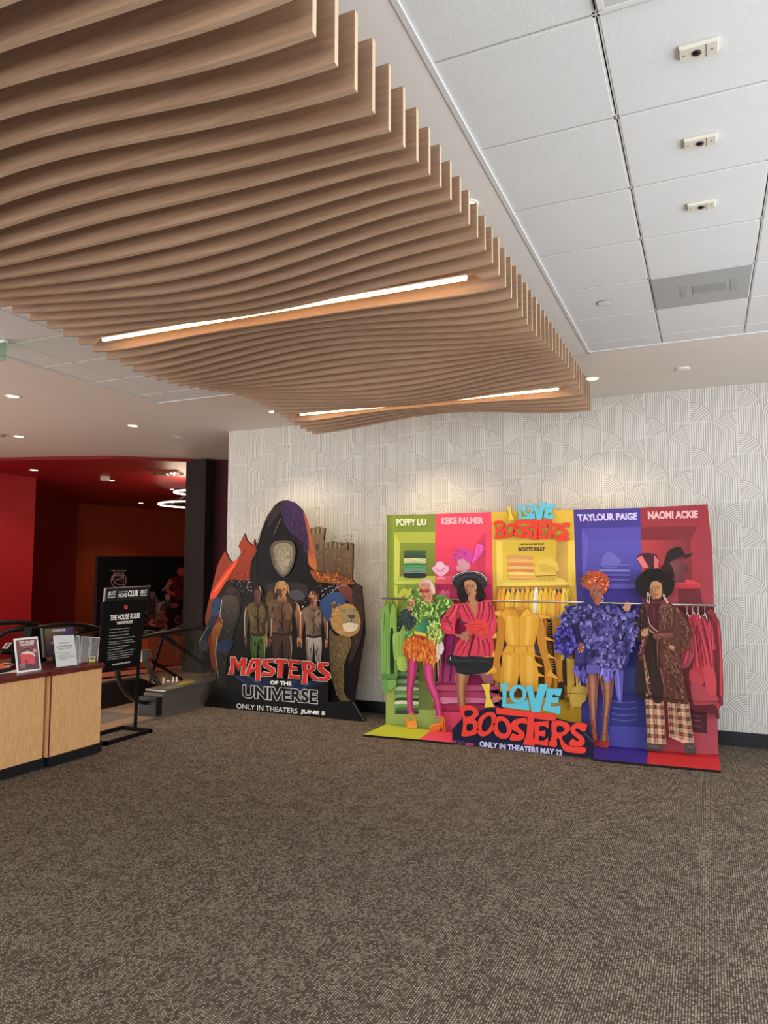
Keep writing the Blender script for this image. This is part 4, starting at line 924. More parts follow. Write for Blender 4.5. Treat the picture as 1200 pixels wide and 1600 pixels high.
# ---- hanging clothes in front of the boards
def garment(nm, fn, plane=PR_, off=0.0):
    p = Paint(plane, off); fn(p); return p.build(nm, sr)
SH = (('#7ea64a', '#5e8a3c'),)
def f(p):
    p.add(A8([(15, 620), (30, 560), (62, 462), (100, 530), (112, 620), (130, 520), (150, 470), (190, 570), (205, 700), (215, 860), (260, 700), (300, 520), (360, 460), (420, 560), (380, 900), (330, 1340), (220, 1330), (205, 1420), (195, 1460), (190, 1540), (100, 1600), (30, 1590), (18, 1460), (0, 1340), (-5, 900)]), '#6f9a44', True, thick=.012)
    p.add(A8([(0, 640), (30, 570), (62, 468), (95, 560), (108, 700), (118, 1380), (62, 1384), (55, 1345), (4, 1340)]), '#84b04e', True, g=('#79ad55', 'v'))
    p.stroke(A8([(40, 620), (45, 900), (50, 1330)]), 2.2, '#48713a', 1); p.stroke(A8([(85, 600), (92, 1000), (98, 1370)]), 1.4, '#a6cc6a', .8); p.stroke(A8([(15, 700), (20, 1330)]), 1.2, '#9cc866', .6)
    for x0, x1, w in ((22, 28, 2.6), (50, 56, 2.6), (78, 88, 2.4)): p.limb([(*A8([(x0+14, 580)])[0], w*.6), (*A8([(x0+4, 900)])[0], w*1.5), (*A8([(x1, 1340)])[0], w*1.7)], ['#5d8f45', '#97c564', '#7fae52', '#55823e'])
    p.add(A8([(118, 640), (150, 500), (190, 580), (192, 850), (150, 880), (115, 870)]), '#93c058', True); p.add(A8([(118, 870), (158, 850), (165, 1340), (120, 1380)]), '#1f2a22', True)
    p.add(A8([(150, 900), (205, 860), (260, 700), (330, 600), (300, 900), (270, 1200), (205, 1200), (165, 1190)]), '#a3cc62', True); p.add(A8([(205, 700), (250, 640), (270, 760), (240, 850), (205, 850)]), '#232a20', True)
    for x, y in ((220, 720), (240, 760), (225, 800), (250, 700)): p.disc(A8([(x, y)])[0], .8, .7, '#c8d4a0', 6)
    p.add(A8([(205, 1190), (300, 1160), (325, 1335), (225, 1335)]), '#b4d466', True)
    for x in (190, 230, 270, 300): p.stroke(A8([(x, 900), (x-8, 1180)]), .8, '#6f9a44', .4)
    p.add(A8([(10, 1385), (195, 1380), (195, 1455), (15, 1450)]), '#5d8f48'); p.stroke(A8([(8, 1448), (205, 1458)]), .8, '#26301c', smooth=False)
    p.add(A8([(18, 1462), (95, 1468), (90, 1610), (30, 1595)]), '#6fa356', True); p.add(A8([(95, 1468), (190, 1468), (180, 1540), (100, 1590)]), '#7fb45c', True)
    for x in (60, 150, 180): p.stroke(A8([(x, 445), (x+2, 480), (x-14, 540)]), .5, '#3d3a34'); p.stroke(A8([(x+2, 480), (x+16, 540)]), .5, '#3d3a34', smooth=False)
garment('green_clothes', f)
def f(p):
    for y, c in ((40, '#44554a'), (80, '#7da06a'), (120, '#4a5a48'), (160, '#91b47e'), (200, '#5d7a58'), (235, '#cfe2b4'), (275, '#6f9a60'), (315, '#8fbf70'), (350, '#3d4c3a'), (380, '#e8f2d2'), (415, '#78b060'), (450, '#5a7a58'), (480, '#3c4c44')):
        p.add(E6([(392, y+55), (480, y+50), (620, y+62), (628, y+80), (600, y+92), (395, y+90), (388, y+72)]), c, True)
p_ = Paint(PB, .004); f(p_); p_.build('folded_green_stack', bg)
def f(p):
    R = random.Random(7)
    xs = [262, 300, 350, 400, 450, 500, 550, 600, 640, 690, 740, 790, 830, 880, 930, 970]
    cols = ['#e8913e', '#e6a63c', '#eec83e', '#e2b046', '#e8c24a', '#d9a63c', '#e5b23c', '#e9bf44', '#f3ead0', '#efc93a', '#e8b93c', '#e5a83a', '#e6bb40', '#e8963a', '#f0cf45', '#d8b040']
    p.add(N6([(255, 1070), (1000, 1075), (1010, 1240), (1060, 1300), (930, 1320), (800, 1240), (250, 1180)]), '#c79636', thick=.012)
    for i, x in enumerate(xs):
        h = R.uniform(-30, 20); p.add(N6([(x-18, 1050), (x-6, 975+h), (x+12, 945+h), (x+34, 985+h), (x+30, 1060), (x+22, 1230), (x-22, 1230)]), cols[i], True)
        p.stroke(N6([(x+22, 990+h), (x+22, 1100), (x+16, 1220)]), .8, '#6b4b26', .5)
        p.stroke(N6([(x+6, 925), (x+8, 950+h)]), .45, '#e9e2c8', smooth=False)
garment('yellow_tops', f)
def f(p):
    p.add(H8([(560, 540), (720, 560), (800, 540), (860, 460), (920, 480), (1000, 900), (1030, 1100), (1050, 1700), (800, 1690), (700, 1560)]), '#8a6428', thick=.012)
    for q, c in (([(740, 480), (790, 560), (780, 900), (800, 1560), (770, 1560), (745, 900)], '#d98f2c'), ([(790, 620), (830, 540), (840, 900), (895, 1490), (820, 1490), (790, 1000)], '#c98a2e'), ([(840, 480), (890, 560), (880, 700), (840, 680)], '#e0b23c'), ([(620, 620), (665, 640), (660, 850), (640, 820)], '#e8912c'),
                 ([(860, 1100), (950, 1080), (950, 1170), (865, 1170)], '#d6b84a'), ([(940, 1180), (1010, 1100), (1040, 1490), (1000, 1500)], '#c0923a'), ([(880, 1180), (940, 1180), (980, 1500), (890, 1480)], '#2e2318'), ([(960, 1500), (1030, 1500), (1040, 1850), (985, 1800)], '#c89a34'), ([(820, 1490), (900, 1490), (905, 1700), (830, 1690)], '#3c2a18')):
        p.add(H8(q), c, True)
    p.add(H8([(668, 625), (718, 610), (745, 900), (790, 1360), (745, 1350), (695, 900), (680, 830)]), '#17120f', True)
    for k in range(20):
        y = 645+k*35; x = 690+k*3.2; p.stroke(H8([(x-18, y), (x, y+10), (x+16, y+4)]), 1.0, '#e8b070', .7)
    p.add(F4([(25, 0), (80, 0), (80, 180), (60, 180), (40, 270), (30, 270)]), '#d0a844'); p.add(F4([(85, 80), (125, 100), (130, 210), (95, 205)]), '#d9b458'); p.add(F4([(60, 210), (165, 200), (165, 290), (135, 320), (125, 340), (60, 330)]), '#d2b050', True)
    p.stroke(F4([(0, 243), (165, 250)]), .7, '#2c2010', smooth=False)
garment('brown_yellow_dresses', f, off=-.004)
def f(p):
    p.add(D7([(560, 990), (640, 850), (700, 900), (760, 840), (840, 880), (940, 810), (1000, 860), (1050, 960), (1080, 1400), (1085, 1650), (1090, 1900), (1040, 1930), (1050, 2060), (1010, 2060), (1000, 2010), (700, 1950), (600, 1600)]), '#5a2228', thick=.012)
    for q, c in (([(690, 900), (735, 890), (790, 1000), (860, 1480), (865, 1580), (740, 1545), (770, 1300), (720, 1050)], '#b03540'), ([(740, 850), (775, 860), (850, 960), (910, 1100), (980, 1500), (950, 1540), (880, 1480), (820, 1100)], '#c23c48'), ([(840, 880), (880, 930), (920, 1010), (990, 1380), (960, 1500), (900, 1150)], '#aa343e'),
                 ([(920, 970), (950, 970), (1000, 1240), (990, 1270), (930, 1250)], '#c0404a'), ([(960, 880), (1050, 970), (1085, 1440), (1090, 1800), (1050, 1890), (1020, 1400), (990, 1100)], '#7c2a34'), ([(905, 850), (960, 815), (1000, 880), (980, 900)], '#8a3038'),
                 ([(640, 1270), (740, 1130), (770, 1300), (700, 1460), (610, 1470)], '#9a444c'), ([(540, 1060), (575, 980), (620, 1060), (600, 1190), (560, 1220)], '#d03c44'), ([(720, 1500), (865, 1590), (850, 1680), (720, 1650)], '#b84048'), ([(740, 1640), (1000, 1780), (1020, 1880), (800, 1900), (745, 1860)], '#a84650'), ([(870, 1450), (990, 1500), (1010, 1790), (900, 1740)], '#c04650')):
        p.add(D7(q), c, True)
    for pts_ in ([(715, 930, 3), (770, 1150, 5.5), (800, 1480, 7)], [(770, 880, 3), (850, 1100, 6), (930, 1450, 8)], [(870, 950, 3), (930, 1150, 6), (960, 1440, 6)], [(960, 1000, 2.5), (975, 1150, 4), (970, 1240, 5)], [(1030, 960, 3), (1060, 1300, 4.5), (1068, 1800, 5)], [(690, 1220, 4), (680, 1330, 8), (650, 1430, 9)]):
        p.limb([(*D7([(x, y)])[0], w) for x, y, w in pts_], ['#7a2029', '#b83a46', '#c8525c', '#a8303c', '#5e1820'][::-1])
    for a in ([(730, 920), (800, 1200), (840, 1500)], [(850, 950), (930, 1300), (960, 1480)], [(990, 960), (1030, 1300), (1040, 1800)], [(660, 1300), (720, 1250), (740, 1320)], [(790, 1000), (800, 1300)]): p.stroke(D7(a), 1.6, '#5c1a22', .7)
    p.stroke(F4([(860, 297), (1115, 307)]), .8, '#220d10', smooth=False)
    p.add(F4([(945, 305), (1090, 315), (1125, 320), (1128, 355), (1105, 350), (1085, 325), (980, 318)]), '#a83842', True)
    for x, y in ((678, 900), (742, 860), (805, 920), (880, 940)):
        p.stroke(D7([(x, 770), (x+2, 850), (x-12, 890)]), .8, '#c9c4c2'); p.stroke(D7([(x+2, 850), (x+30, y)]), 1.1, '#d6d0cc', smooth=False)
garment('red_coats', f)
def f(p):
    for x, c in ((690, '#d8487c'), (740, '#e87aa2'), (800, '#e06a94'), (860, '#c23c6c')):
        p.add(A8([(x, 440), (x+10, 360), (x+40, 330), (x+70, 370), (x+78, 440)]), c, True); p.stroke(A8([(x+34, 270), (x+36, 330)]), .5, '#7a2a48', smooth=False)
    for x, c in ((215, '#c9d44a'), (300, '#d3dc54')):
        p.add(A8([(x, 420), (x+30, 350), (x+80, 315), (x+130, 340), (x+90, 390), (x+40, 430)]), c, True)
    p.stroke(A8([(320, 265), (325, 320)]), .5, '#5a6a2a', smooth=False)
p_ = Paint(PB, .004); f(p_); p_.build('hanging_tops', bp)
# rod
rod = MB(); rod.tube([Plane('y', YR-.02).at(596.5, 934.8), Plane('y', YR-.02).at(1118.2, 946)], .011, 12); rod.build('clothes_rod', M['steel'], sr, True)

# ---- printed people, each its own cut-out card
SK = {'a': ('#d39b7c', '#a86c50'), 'b': ('#c98f6a', '#95603f'), 'c': ('#b87458', '#83503c'), 'd': ('#cc9566', '#986444')}
def face(p, c, w, h, s, lips='#8d3f3a', eye='#1c1210', brow='#241410', tilt=0.0):
    """features on a head already filled in; c = centre, w,h = half sizes in px"""
    x, y = c; L = lambda u, v: (x+u*w-tilt*v*h, y+v*h+tilt*u*w)
    hi, lo = SK[s]
    p.add([L(-.95, -.2), L(-.8, .45), L(-.35, .95), L(0, 1.0), L(-.3, .5), L(-.55, 0)], lo, True)
    p.add([L(.1, -.8), L(.5, -.7), L(.55, -.35), L(.15, -.4)], hi, True)
    for sx in (-.42, .42):
        p.disc(L(sx, -.1), w*.22, h*.085, '#e9dccf', 10); p.disc(L(sx, -.1), w*.10, h*.085, eye, 8)
        p.stroke([L(sx-.25, -.08), L(sx, -.2), L(sx+.25, -.07)], h*.06, eye, h*.03); p.stroke([L(sx-.28, -.3), L(sx, -.4), L(sx+.27, -.28)], h*.07, brow, h*.03)
    p.stroke([L(.02, -.15), L(-.06, .22)], w*.12, lo, w*.16); p.stroke([L(-.18, .28), L(0, .33), L(.18, .28)], h*.05, lo)
    p.stroke([L(.08, -.1), L(.05, .2)], w*.09, hi, w*.06)
    p.add([L(-.33, .55), L(-.1, .48), L(0, .51), L(.1, .48), L(.33, .55), L(0, .60)], lips, True); p.add([L(-.3, .57), L(0, .60), L(.3, .57), L(0, .70)], lips, True, g=('#c87a70', 'v'))
def part(nm, par, fn, off, plane=PF):
    p = Paint(plane, off); fn(p); return p.build(nm, par)
# 1: green ruffled jacket, orange feather skirt, pink tights
p = Paint(PF)
p.add(A8([(570, 460), (630, 455), (655, 700), (665, 1000), (660, 1230), (340, 1220), (350, 1000), (470, 860), (520, 640)]), '#c58a6c', thick=.01)
p.add(E6([(515, -10), (612, -10), (610, 60), (598, 160), (575, 260), (565, 350), (560, 450), (580, 565), (512, 575), (508, 480), (500, 330), (505, 180)]), '#c23a70', thick=.012, g=('#b03068', 'v'))
p.add(E6([(668, -10), (798, -10), (778, 180), (792, 260), (822, 320), (848, 420), (866, 540), (882, 605), (798, 622), (815, 560), (800, 480), (760, 370), (710, 270), (680, 150)]), '#d2447e', thick=.012)
p.limb([(*E6([(562, 0)])[0], 14.4), (*E6([(553, 160)])[0], 12.6), (*E6([(535, 300)])[0], 9.6), (*E6([(530, 400)])[0], 8.0), (*E6([(536, 500)])[0], 7.4), (*E6([(545, 568)])[0], 9.0)], ['#8a1f52', '#c43a74', '#d8528a', '#c23a72', '#96245a'][::-1])
p.limb([(*E6([(732, 0)])[0], 18.6), (*E6([(730, 150)])[0], 14.4), (*E6([(760, 280)])[0], 13.2), (*E6([(802, 380)])[0], 10.4), (*E6([(828, 480)])[0], 8.2), (*E6([(842, 600)])[0], 10.0)], ['#9a2a60', '#cf4480', '#e0609a', '#cc4079', '#962658'][::-1])
p.add(A8([(475, 300), (485, 240), (530, 202), (600, 205), (650, 255), (676, 335), (670, 388), (655, 376), (640, 440), (660, 480), (600, 500), (560, 480), (510, 420), (478, 370), (468, 330)]), '#d09678', thick=.012, smooth=True)
fig = p.build('woman_cutout', sr); fig['label'] = 'printed woman in a green ruffled jacket and orange feather skirt'
def f(p):
    p.add(A8([(478, 290), (490, 235), (535, 200), (600, 204), (650, 252), (680, 335), (672, 388), (640, 368), (618, 318), (612, 262), (560, 250), (510, 262)]), '#dba3a0', True, g=('#f0cdc4', 'h'), thick=.002)
    p.stroke(A8([(612, 265), (622, 320), (655, 372)]), .5, '#9c6a66'); p.stroke(A8([(520, 270), (545, 264)]), .9, '#b03038', .5)
part('skull_cap', fig, f, .004)
def f(p):
    for x in (508, 578):
        p.disc(A8([(x, 347)])[0], 4.3, 3.4, '#c9584a', 16); p.disc(A8([(x, 347)])[0], 3.1, 2.3, '#a8323a', 14); p.disc(A8([(x-8, 340)])[0], .9, .6, '#f0b09a', 8)
    p.stroke(A8([(475, 338), (540, 344), (620, 330)]), .5, '#7a2c28'); p.stroke(A8([(545, 350), (538, 385)]), .8, '#a86c50', 1.2)
    p.add(A8([(522, 412), (545, 404), (570, 410), (560, 426), (535, 428)]), '#b8403c', True); p.stroke(A8([(490, 390), (510, 425), (550, 455)]), .9, '#8c4e3a', .5); p.stroke(A8([(610, 390), (600, 440), (590, 480)]), 1.4, '#d8573e', .7)
part('face_and_glasses', fig, f, .004)
def f(p):
    torso = A8([(400, 310), (470, 300), (490, 410), (560, 475), (670, 475), (700, 405), (760, 390), (905, 485), (880, 560), (770, 640), (735, 760), (800, 880), (740, 1000), (690, 985), (560, 910), (430, 890), (330, 895), (315, 850), (250, 690), (240, 600), (330, 480)])
    p.add(torso, '#6f9440', True, thick=.012)
    p.add(A8([(560, 660), (605, 720), (595, 885), (460, 845), (450, 790), (520, 720)]), '#4a9f70', True, g=('#2f7a58', 'h'))
    p.add(A8([(250, 600), (330, 570), (400, 590), (445, 680), (425, 790), (350, 815), (290, 780), (235, 690)]), '#3a4a44', True)
    p.leaves(A8([(250, 600), (330, 575), (395, 590), (440, 680), (420, 780), (350, 810), (290, 770), (240, 690)]), 110, 6.5, 1.5, ['#2f3d38', '#46564e', '#1f2a26', '#5a6b5e', '#33433d'], lambda x, y: 95, 22, seed=2)
    p.leaves(A8([(395, 320), (470, 310), (500, 420), (560, 480), (470, 760), (430, 680), (400, 580), (330, 570), (350, 470)]), 90, 5.5, 2.6, ['#8ab850', '#b4d566', '#55803c', '#cfe083', '#3c5a34'], lambda x, y: 60, 70, seed=3)
    p.leaves(A8([(560, 480), (680, 470), (710, 400), (765, 395), (900, 485), (870, 560), (765, 640), (735, 760), (600, 720), (590, 620)]), 150, 6, 2.6, ['#9ccb56', '#bfe070', '#6a9a48', '#d6e890', '#46703c', '#35562f'], lambda x, y: 110, 60, seed=5)
    p.leaves(A8([(600, 730), (730, 740), (790, 880), (735, 990), (690, 970), (600, 890)]), 70, 6.5, 2.2, ['#b8d85e', '#cfe27c', '#8fbb50', '#e0e89a'], lambda x, y: 95, 25, seed=6)
    p.leaves(A8([(320, 840), (420, 850), (425, 890), (335, 900)]), 26, 4.5, 2, ['#6fb070', '#4a9060', '#a8d070'], seed=8)
    p.leaves(A8([(375, 470), (450, 430), (470, 470), (420, 560), (370, 590), (360, 520)]), 28, 4, 1.6, ['#dd5d6c', '#e8848a', '#c2404c'], seed=9)
    p.leaves(A8([(590, 450), (640, 440), (660, 480), (610, 490)]), 12, 3, 1.3, ['#d8503c', '#e89a70'], seed=10)
part('ruffled_jacket', fig, f, .004)
def f(p):
    p.add(A8([(330, 925), (440, 890), (560, 908), (682, 935), (692, 1040), (690, 1180), (668, 1265), (560, 1235), (460, 1215), (350, 1185), (300, 1130), (280, 1060)]), '#d96a26', True, thick=.012)
    p.leaves(A8([(325, 925), (440, 895), (560, 910), (685, 935), (692, 1180), (665, 1240), (560, 1210), (460, 1190), (350, 1165), (295, 1110), (285, 1060)]), 230, 9, 1.5, ['#e8762a', '#f29a3c', '#d25a20', '#f7b45a', '#c24a1c'], lambda x, y: 92, 16, seed=12, deep=.004)
    p.add(A8([(420, 842), (575, 880), (572, 915), (425, 885)]), '#e2cf58'); p.add(A8([(430, 888), (555, 918), (552, 955), (435, 925)]), '#a8522a'); p.add(A8([(500, 920), (548, 930), (545, 962), (500, 950)]), '#8c3a22')
part('feather_skirt', fig, f, .006)
def f(p):
    p.add(E6([(500, 572), (515, 640), (580, 640), (572, 558), (590, 600), (605, 650), (612, 722), (560, 718), (522, 710), (490, 706), (495, 640)]), '#e88530', thick=.012, g=('#f2a44a', 'v'))
    p.stroke(E6([(515, 580), (545, 565), (575, 562)]), .9, '#f0a850'); p.stroke(E6([(495, 650), (505, 700)]), 1.6, '#a84e1c')
part('platform_shoe', fig, f, .005)
def f(p):
    p.add(E6([(740, 735), (744, 692), (790, 668), (846, 656), (862, 640), (872, 600), (886, 592), (905, 650), (908, 752), (880, 752), (868, 690), (842, 742), (790, 748)]), '#f09038', thick=.012, g=('#e27c28', 'v'))
    p.stroke(E6([(808, 600), (840, 598), (868, 612)]), .9, '#f4b25c'); p.stroke(E6([(750, 700), (800, 680), (850, 672)]), 1.3, '#f8c47e', .6); p.stroke(E6([(890, 640), (892, 745)]), 1.6, '#b85a20', 1)
part('platform_shoe', fig, f, .005)
p = Paint(PF, .002); p.add(A8([(700, 1010), (745, 950), (790, 1060), (760, 1140), (710, 1230), (685, 1220), (690, 1080)]), '#e9d8cc', True, thick=.01); p.stroke(A8([(720, 1000), (730, 1100), (705, 1200)]), 1, '#cdb0a8'); p.stroke(A8([(715, 1220), (720, 1410)]), 2.2, '#d8a03c', 1.4, False); p.stroke(A8([(750, 1140), (745, 1300)]), 2.4, '#6f7a3c', 1.6, False); p.build('trailing_scarf', fig)
# 2: black hat, red wrap dress, black skirt
p = Paint(PF)
p.add(B8([(340, 330), (440, 330), (560, 560), (520, 800), (560, 1235), (200, 1240), (330, 800), (300, 560)]), '#b57c58', thick=.01)
p.add(B8([(330, 300), (345, 225), (415, 225), (420, 300), (460, 340), (440, 540), (350, 400), (310, 340)]), '#bd845f', thick=.012, smooth=True)
p.add(B8([(285, 90), (300, 62), (360, 50), (420, 80), (437, 140), (424, 205), (385, 248), (345, 238), (305, 195), (287, 140)]), '#c58c66', thick=.01, smooth=True)
p.add(E6([(1015, 150), (1145, 150), (1125, 260), (1108, 330), (1112, 500), (1050, 510), (1032, 400), (1020, 280)]), '#ad7455', thick=.012, smooth=True)
p.limb([(*E6([(1080, 152)])[0], 18), (*E6([(1072, 260)])[0], 14.4), (*E6([(1070, 340)])[0], 12), (*E6([(1074, 420)])[0], 11), (*E6([(1082, 500)])[0], 9)], ['#6a3c2a', '#b07652', '#cd9670', '#b27a56', '#7a4630'][::-1])
p.add(B8([(470, 1220), (640, 1200), (650, 1345), (590, 1345), (530, 1330)]), '#9c5c68', thick=.012)
fig = p.build('woman_cutout', sr); fig['label'] = 'printed woman in a black hat and red wrap dress'
def f(p):
    p.add(B8([(190, 200), (230, 110), (300, 50), (420, 60), (490, 130), (540, 220), (545, 290), (480, 330), (430, 300), (440, 150), (400, 80), (330, 75), (285, 110), (290, 180), (330, 230), (345, 320), (250, 330), (215, 290)]), '#1d1613', True, thick=.008)
    p.leaves(B8([(200, 210), (280, 100), (290, 190), (330, 240), (340, 320), (240, 325)]), 40, 4, 1.6, ['#1a1411', '#2e221c', '#3a2c24'], seed=21); p.leaves(B8([(440, 160), (500, 140), (540, 230), (540, 290), (470, 325), (430, 290)]), 40, 4, 1.6, ['#1a1411', '#2e221c', '#3a2c24'], seed=22)
    p.stroke(B8([(430, 205), (437, 230)]), 1, '#d9c08a')
part('hair', fig, f, -.002)
part('face', fig, lambda p: face(p, B8([(362, 150)])[0], 9.2, 12, 'b', lips='#a05a58'), .004)
def f(p):
    p.add([(705.5, 906), (708, 900), (714, 896), (724, 892.6), (734, 891.6), (744, 892.6), (753, 896.3), (759, 902), (761, 909), (758, 917), (752, 922), (734, 921), (716, 923), (709, 916)], '#2a2a2e', True, thick=.004)
    p.stroke([(706.5, 906), (709, 900.5), (715, 896.8), (724.5, 893.6), (734, 892.6), (744, 893.6), (752.5, 897), (758.5, 902.5), (760.2, 908)], 1.0, '#e2dcd4', 1.0); p.stroke([(708.5, 907), (711, 902), (716.5, 898.6), (725, 895.8), (734, 895), (743, 895.8), (751, 899), (756.5, 904), (758.5, 909)], .7, '#8a8482')
    p.stroke([(712, 910), (722, 902), (734, 900), (746, 902), (755, 911)], 3.2, '#3a3a40', 3.2); p.stroke([(716, 917), (726, 907), (742, 907), (752, 917)], 3, '#1c1c20', 3)
part('wide_hat', fig, f, -.008)
def f(p):
    R0, D0 = '#dc4159', '#8a2436'
    p.add(B8([(155, 350), (245, 345), (330, 332), (435, 535), (450, 340), (540, 300), (612, 312), (655, 400), (692, 560), (690, 660), (640, 760), (660, 900), (625, 1010), (520, 1010), (380, 1000), (250, 1005), (138, 985), (190, 850), (300, 700), (310, 640), (240, 560), (205, 500), (165, 640), (170, 730), (60, 725), (10, 690), (-20, 600), (20, 500), (90, 420)]), R0, thick=.012)
    for a in ([(170, 360), (120, 470), (20, 570)], [(230, 360), (195, 480), (170, 640)], [(40, 560), (150, 600)], [(60, 500), (110, 600), (140, 690)], [(260, 360), (330, 500), (360, 570)], [(300, 350), (380, 500), (410, 560)], [(480, 340), (470, 450), (450, 540)], [(530, 320), (520, 450), (480, 560)], [(590, 330), (600, 480), (560, 620)], [(620, 360), (640, 500), (600, 640)], [(230, 580), (290, 650)],
              [(320, 780), (250, 860), (180, 980)], [(370, 750), (300, 880), (250, 990)], [(420, 740), (380, 860), (350, 1000)], [(460, 760), (470, 900), (440, 1000)], [(510, 800), (540, 900), (550, 1000)], [(560, 780), (600, 880), (600, 1000)]): p.stroke(B8(a), 2.6, D0, 1.0)
    for a in ([(200, 370), (150, 480), (90, 560)], [(285, 360), (350, 480)], [(505, 340), (495, 470)], [(565, 330), (570, 470)], [(345, 770), (290, 880)], [(400, 770), (350, 900)], [(490, 800), (500, 960)], [(630, 560), (640, 700)], [(60, 640), (140, 680)]): p.stroke(B8(a), 1.6, '#f0707e', .8)
    p.add(B8([(225, 440), (260, 560), (330, 590), (250, 600), (230, 560)]), '#57283a', True); p.add(B8([(395, 710), (420, 740), (345, 1000), (330, 990)]), '#5c1c2a')
    p.add(B8([(330, 600), (430, 555), (520, 550), (580, 590), (590, 660), (570, 770), (520, 740), (470, 730), (410, 700), (345, 690), (320, 640)]), '#e4483f', True)
    for a in ([(340, 620), (440, 600), (520, 620)], [(345, 650), (430, 640), (500, 670)], [(450, 700), (510, 660), (570, 640)], [(490, 640), (540, 690), (560, 760)], [(360, 680), (440, 680)]): p.stroke(B8(a), 1.2, '#b02c30', .6)
part('red_wrap_dress', fig, f, .006)
def f(p):
    p.add(B8([(60, 1060), (75, 1020), (115, 985), (260, 1010), (380, 1000), (520, 1010), (622, 1015), (628, 1120), (560, 1195), (450, 1228), (300, 1232), (190, 1200), (165, 1130), (80, 1108)]), '#25272a', True, thick=.012)
    p.stroke(B8([(90, 1040), (240, 1060), (420, 1050), (600, 1070)]), 2.4, '#3b3e42', 1.4); p.stroke(B8([(200, 1180), (330, 1190), (500, 1180)]), 1.8, '#34373a', 1); p.stroke(B8([(112, 1010), (106, 1050)]), .8, '#d0d0d2')
part('black_skirt', fig, f, .004)
def f(p):
    p.add(B8([(170, 720), (240, 730), (270, 700), (320, 690), (365, 715), (340, 740), (345, 790), (300, 800), (250, 770), (200, 760)]), '#a86e52', True, thick=.004)
    for a in ([(290, 715), (330, 760), (362, 790)], [(275, 735), (305, 775), (335, 808)], [(255, 745), (280, 780), (305, 812)], [(240, 755), (262, 785), (280, 800)]): p.stroke(B8(a), 1.9, '#c08a6a', 1.1); 
    for a in ([(282, 728), (315, 770)], [(265, 742), (290, 778)]): p.stroke(B8(a), .5, '#6c3f2e')
    p.stroke(B8([(310, 695), (350, 715), (368, 722)]), 1.9, '#b87e60', 1.2)
part('hand', fig, f, .014)
# 3: headless spiked yellow jumpsuit
def f(p):
    Y0_, Y1_, Y2_ = '#e3a638', '#c5852c', '#f0bf58'
    p.add(B8([(740, 440), (790, 540), (795, 700), (775, 920), (725, 1050), (755, 1180), (750, 1330), (650, 1290), (640, 1180), (650, 1060), (690, 800), (700, 620), (690, 540)]), Y1_, thick=.01, smooth=True)
    p.add(H8([(520, 560), (560, 530), (605, 600), (640, 760), (660, 960), (700, 1180), (735, 1330), (710, 1570), (640, 1570), (628, 1260), (580, 1100), (530, 900), (515, 700)]), Y1_, thick=.01, smooth=True)
    for q in ([(588, 465), (745, 425), (745, 510)], [(568, 787), (690, 700), (690, 775)], [(538, 1017), (660, 925), (670, 1010)], [(543, 1238), (660, 1115), (690, 1200)]): p.add(B8(q), Y0_, thick=.01); p.stroke(B8([q[0], ((q[1][0]+q[2][0])/2, (q[1][1]+q[2][1])/2)]), .6, Y2_, 1.6, False)
    for q in ([(540, 515), (735, 578), (580, 598)], [(640, 835), (782, 908), (645, 885)], [(680, 1075), (803, 1158), (670, 1125)], [(700, 1300), (828, 1432), (662, 1388)], [(490, 1085), (595, 1135), (500, 1112)], [(510, 1195), (615, 1255), (510, 1255)], [(525, 1330), (635, 1392), (530, 1395)]): p.add(H8(q), Y0_, thick=.01); p.stroke(H8([q[2], q[1]]), .7, Y1_, .4, False)
    p.add(H8([(90, 460), (200, 455), (290, 580), (440, 510), (545, 545), (545, 700), (505, 900), (480, 965), (500, 1060), (490, 1140), (520, 1240), (545, 1330), (540, 1600), (320, 1600), (277, 1345), (235, 1600), (10, 1600), (40, 1200), (50, 1065), (112, 950), (80, 840), (78, 620), (20, 520)]), Y0_, thick=.012)
    p.add(H8([(72, 905), (108, 945), (50, 1060)]), '#2d2a48'); p.add(H8([(505, 900), (575, 1100), (500, 1060), (485, 965)]), '#3b3550')
    for a in ([(85, 620), (82, 840), (110, 945)], [(520, 600), (505, 780), (488, 950)], [(290, 590), (285, 1000)], [(60, 1070), (300, 1085), (495, 1075)], [(285, 1080), (275, 1340)], [(110, 960), (300, 975), (480, 965)], [(60, 1200), (45, 1560)]): p.stroke(H8(a), .9, Y1_, .7)
    for x in (212, 395): p.add(H8([(x-8, 985), (x+8, 985), (x+8, 1060), (x-8, 1060)]), Y1_)
    for pts_ in ([(150, 560, 12), (160, 760, 14), (200, 950, 10)], [(420, 560, 12), (415, 760, 13), (390, 950, 9)], [(150, 1110, 14), (140, 1300, 15), (120, 1580, 14)], [(420, 1110, 13), (430, 1300, 14), (430, 1580, 13)]):
        p.limb([(*H8([(x, y)])[0], w) for x, y, w in pts_], ['#e3a638', '#edb84c', '#f0c058', '#e9b044', '#e3a638'])
    for a in ([(140, 600), (150, 800), (180, 920)], [(420, 620), (430, 800), (400, 930)], [(110, 1150), (100, 1500)], [(420, 1150), (430, 1500)], [(200, 1150), (180, 1400)]): p.stroke(H8(a), .5, '#d9992f', .3)
    p.add(H8([(190, 455), (230, 490), (290, 582), (150, 530)]), '#d6972f'); p.add(H8([(385, 440), (450, 520), (292, 580), (330, 510)]), '#eab548'); p.add(H8([(200, 455), (390, 440), (330, 510), (292, 570), (240, 500)]), '#b9802a', True)
    p.add(H8([(100, 450), (150, 420), (190, 450), (180, 480)]), '#c28a2e', True); p.add(H8([(225, 455), (260, 425), (370, 420), (360, 460), (290, 470)]), '#cf9632', True)
part('spiked_jumpsuit', sr, f, .004)
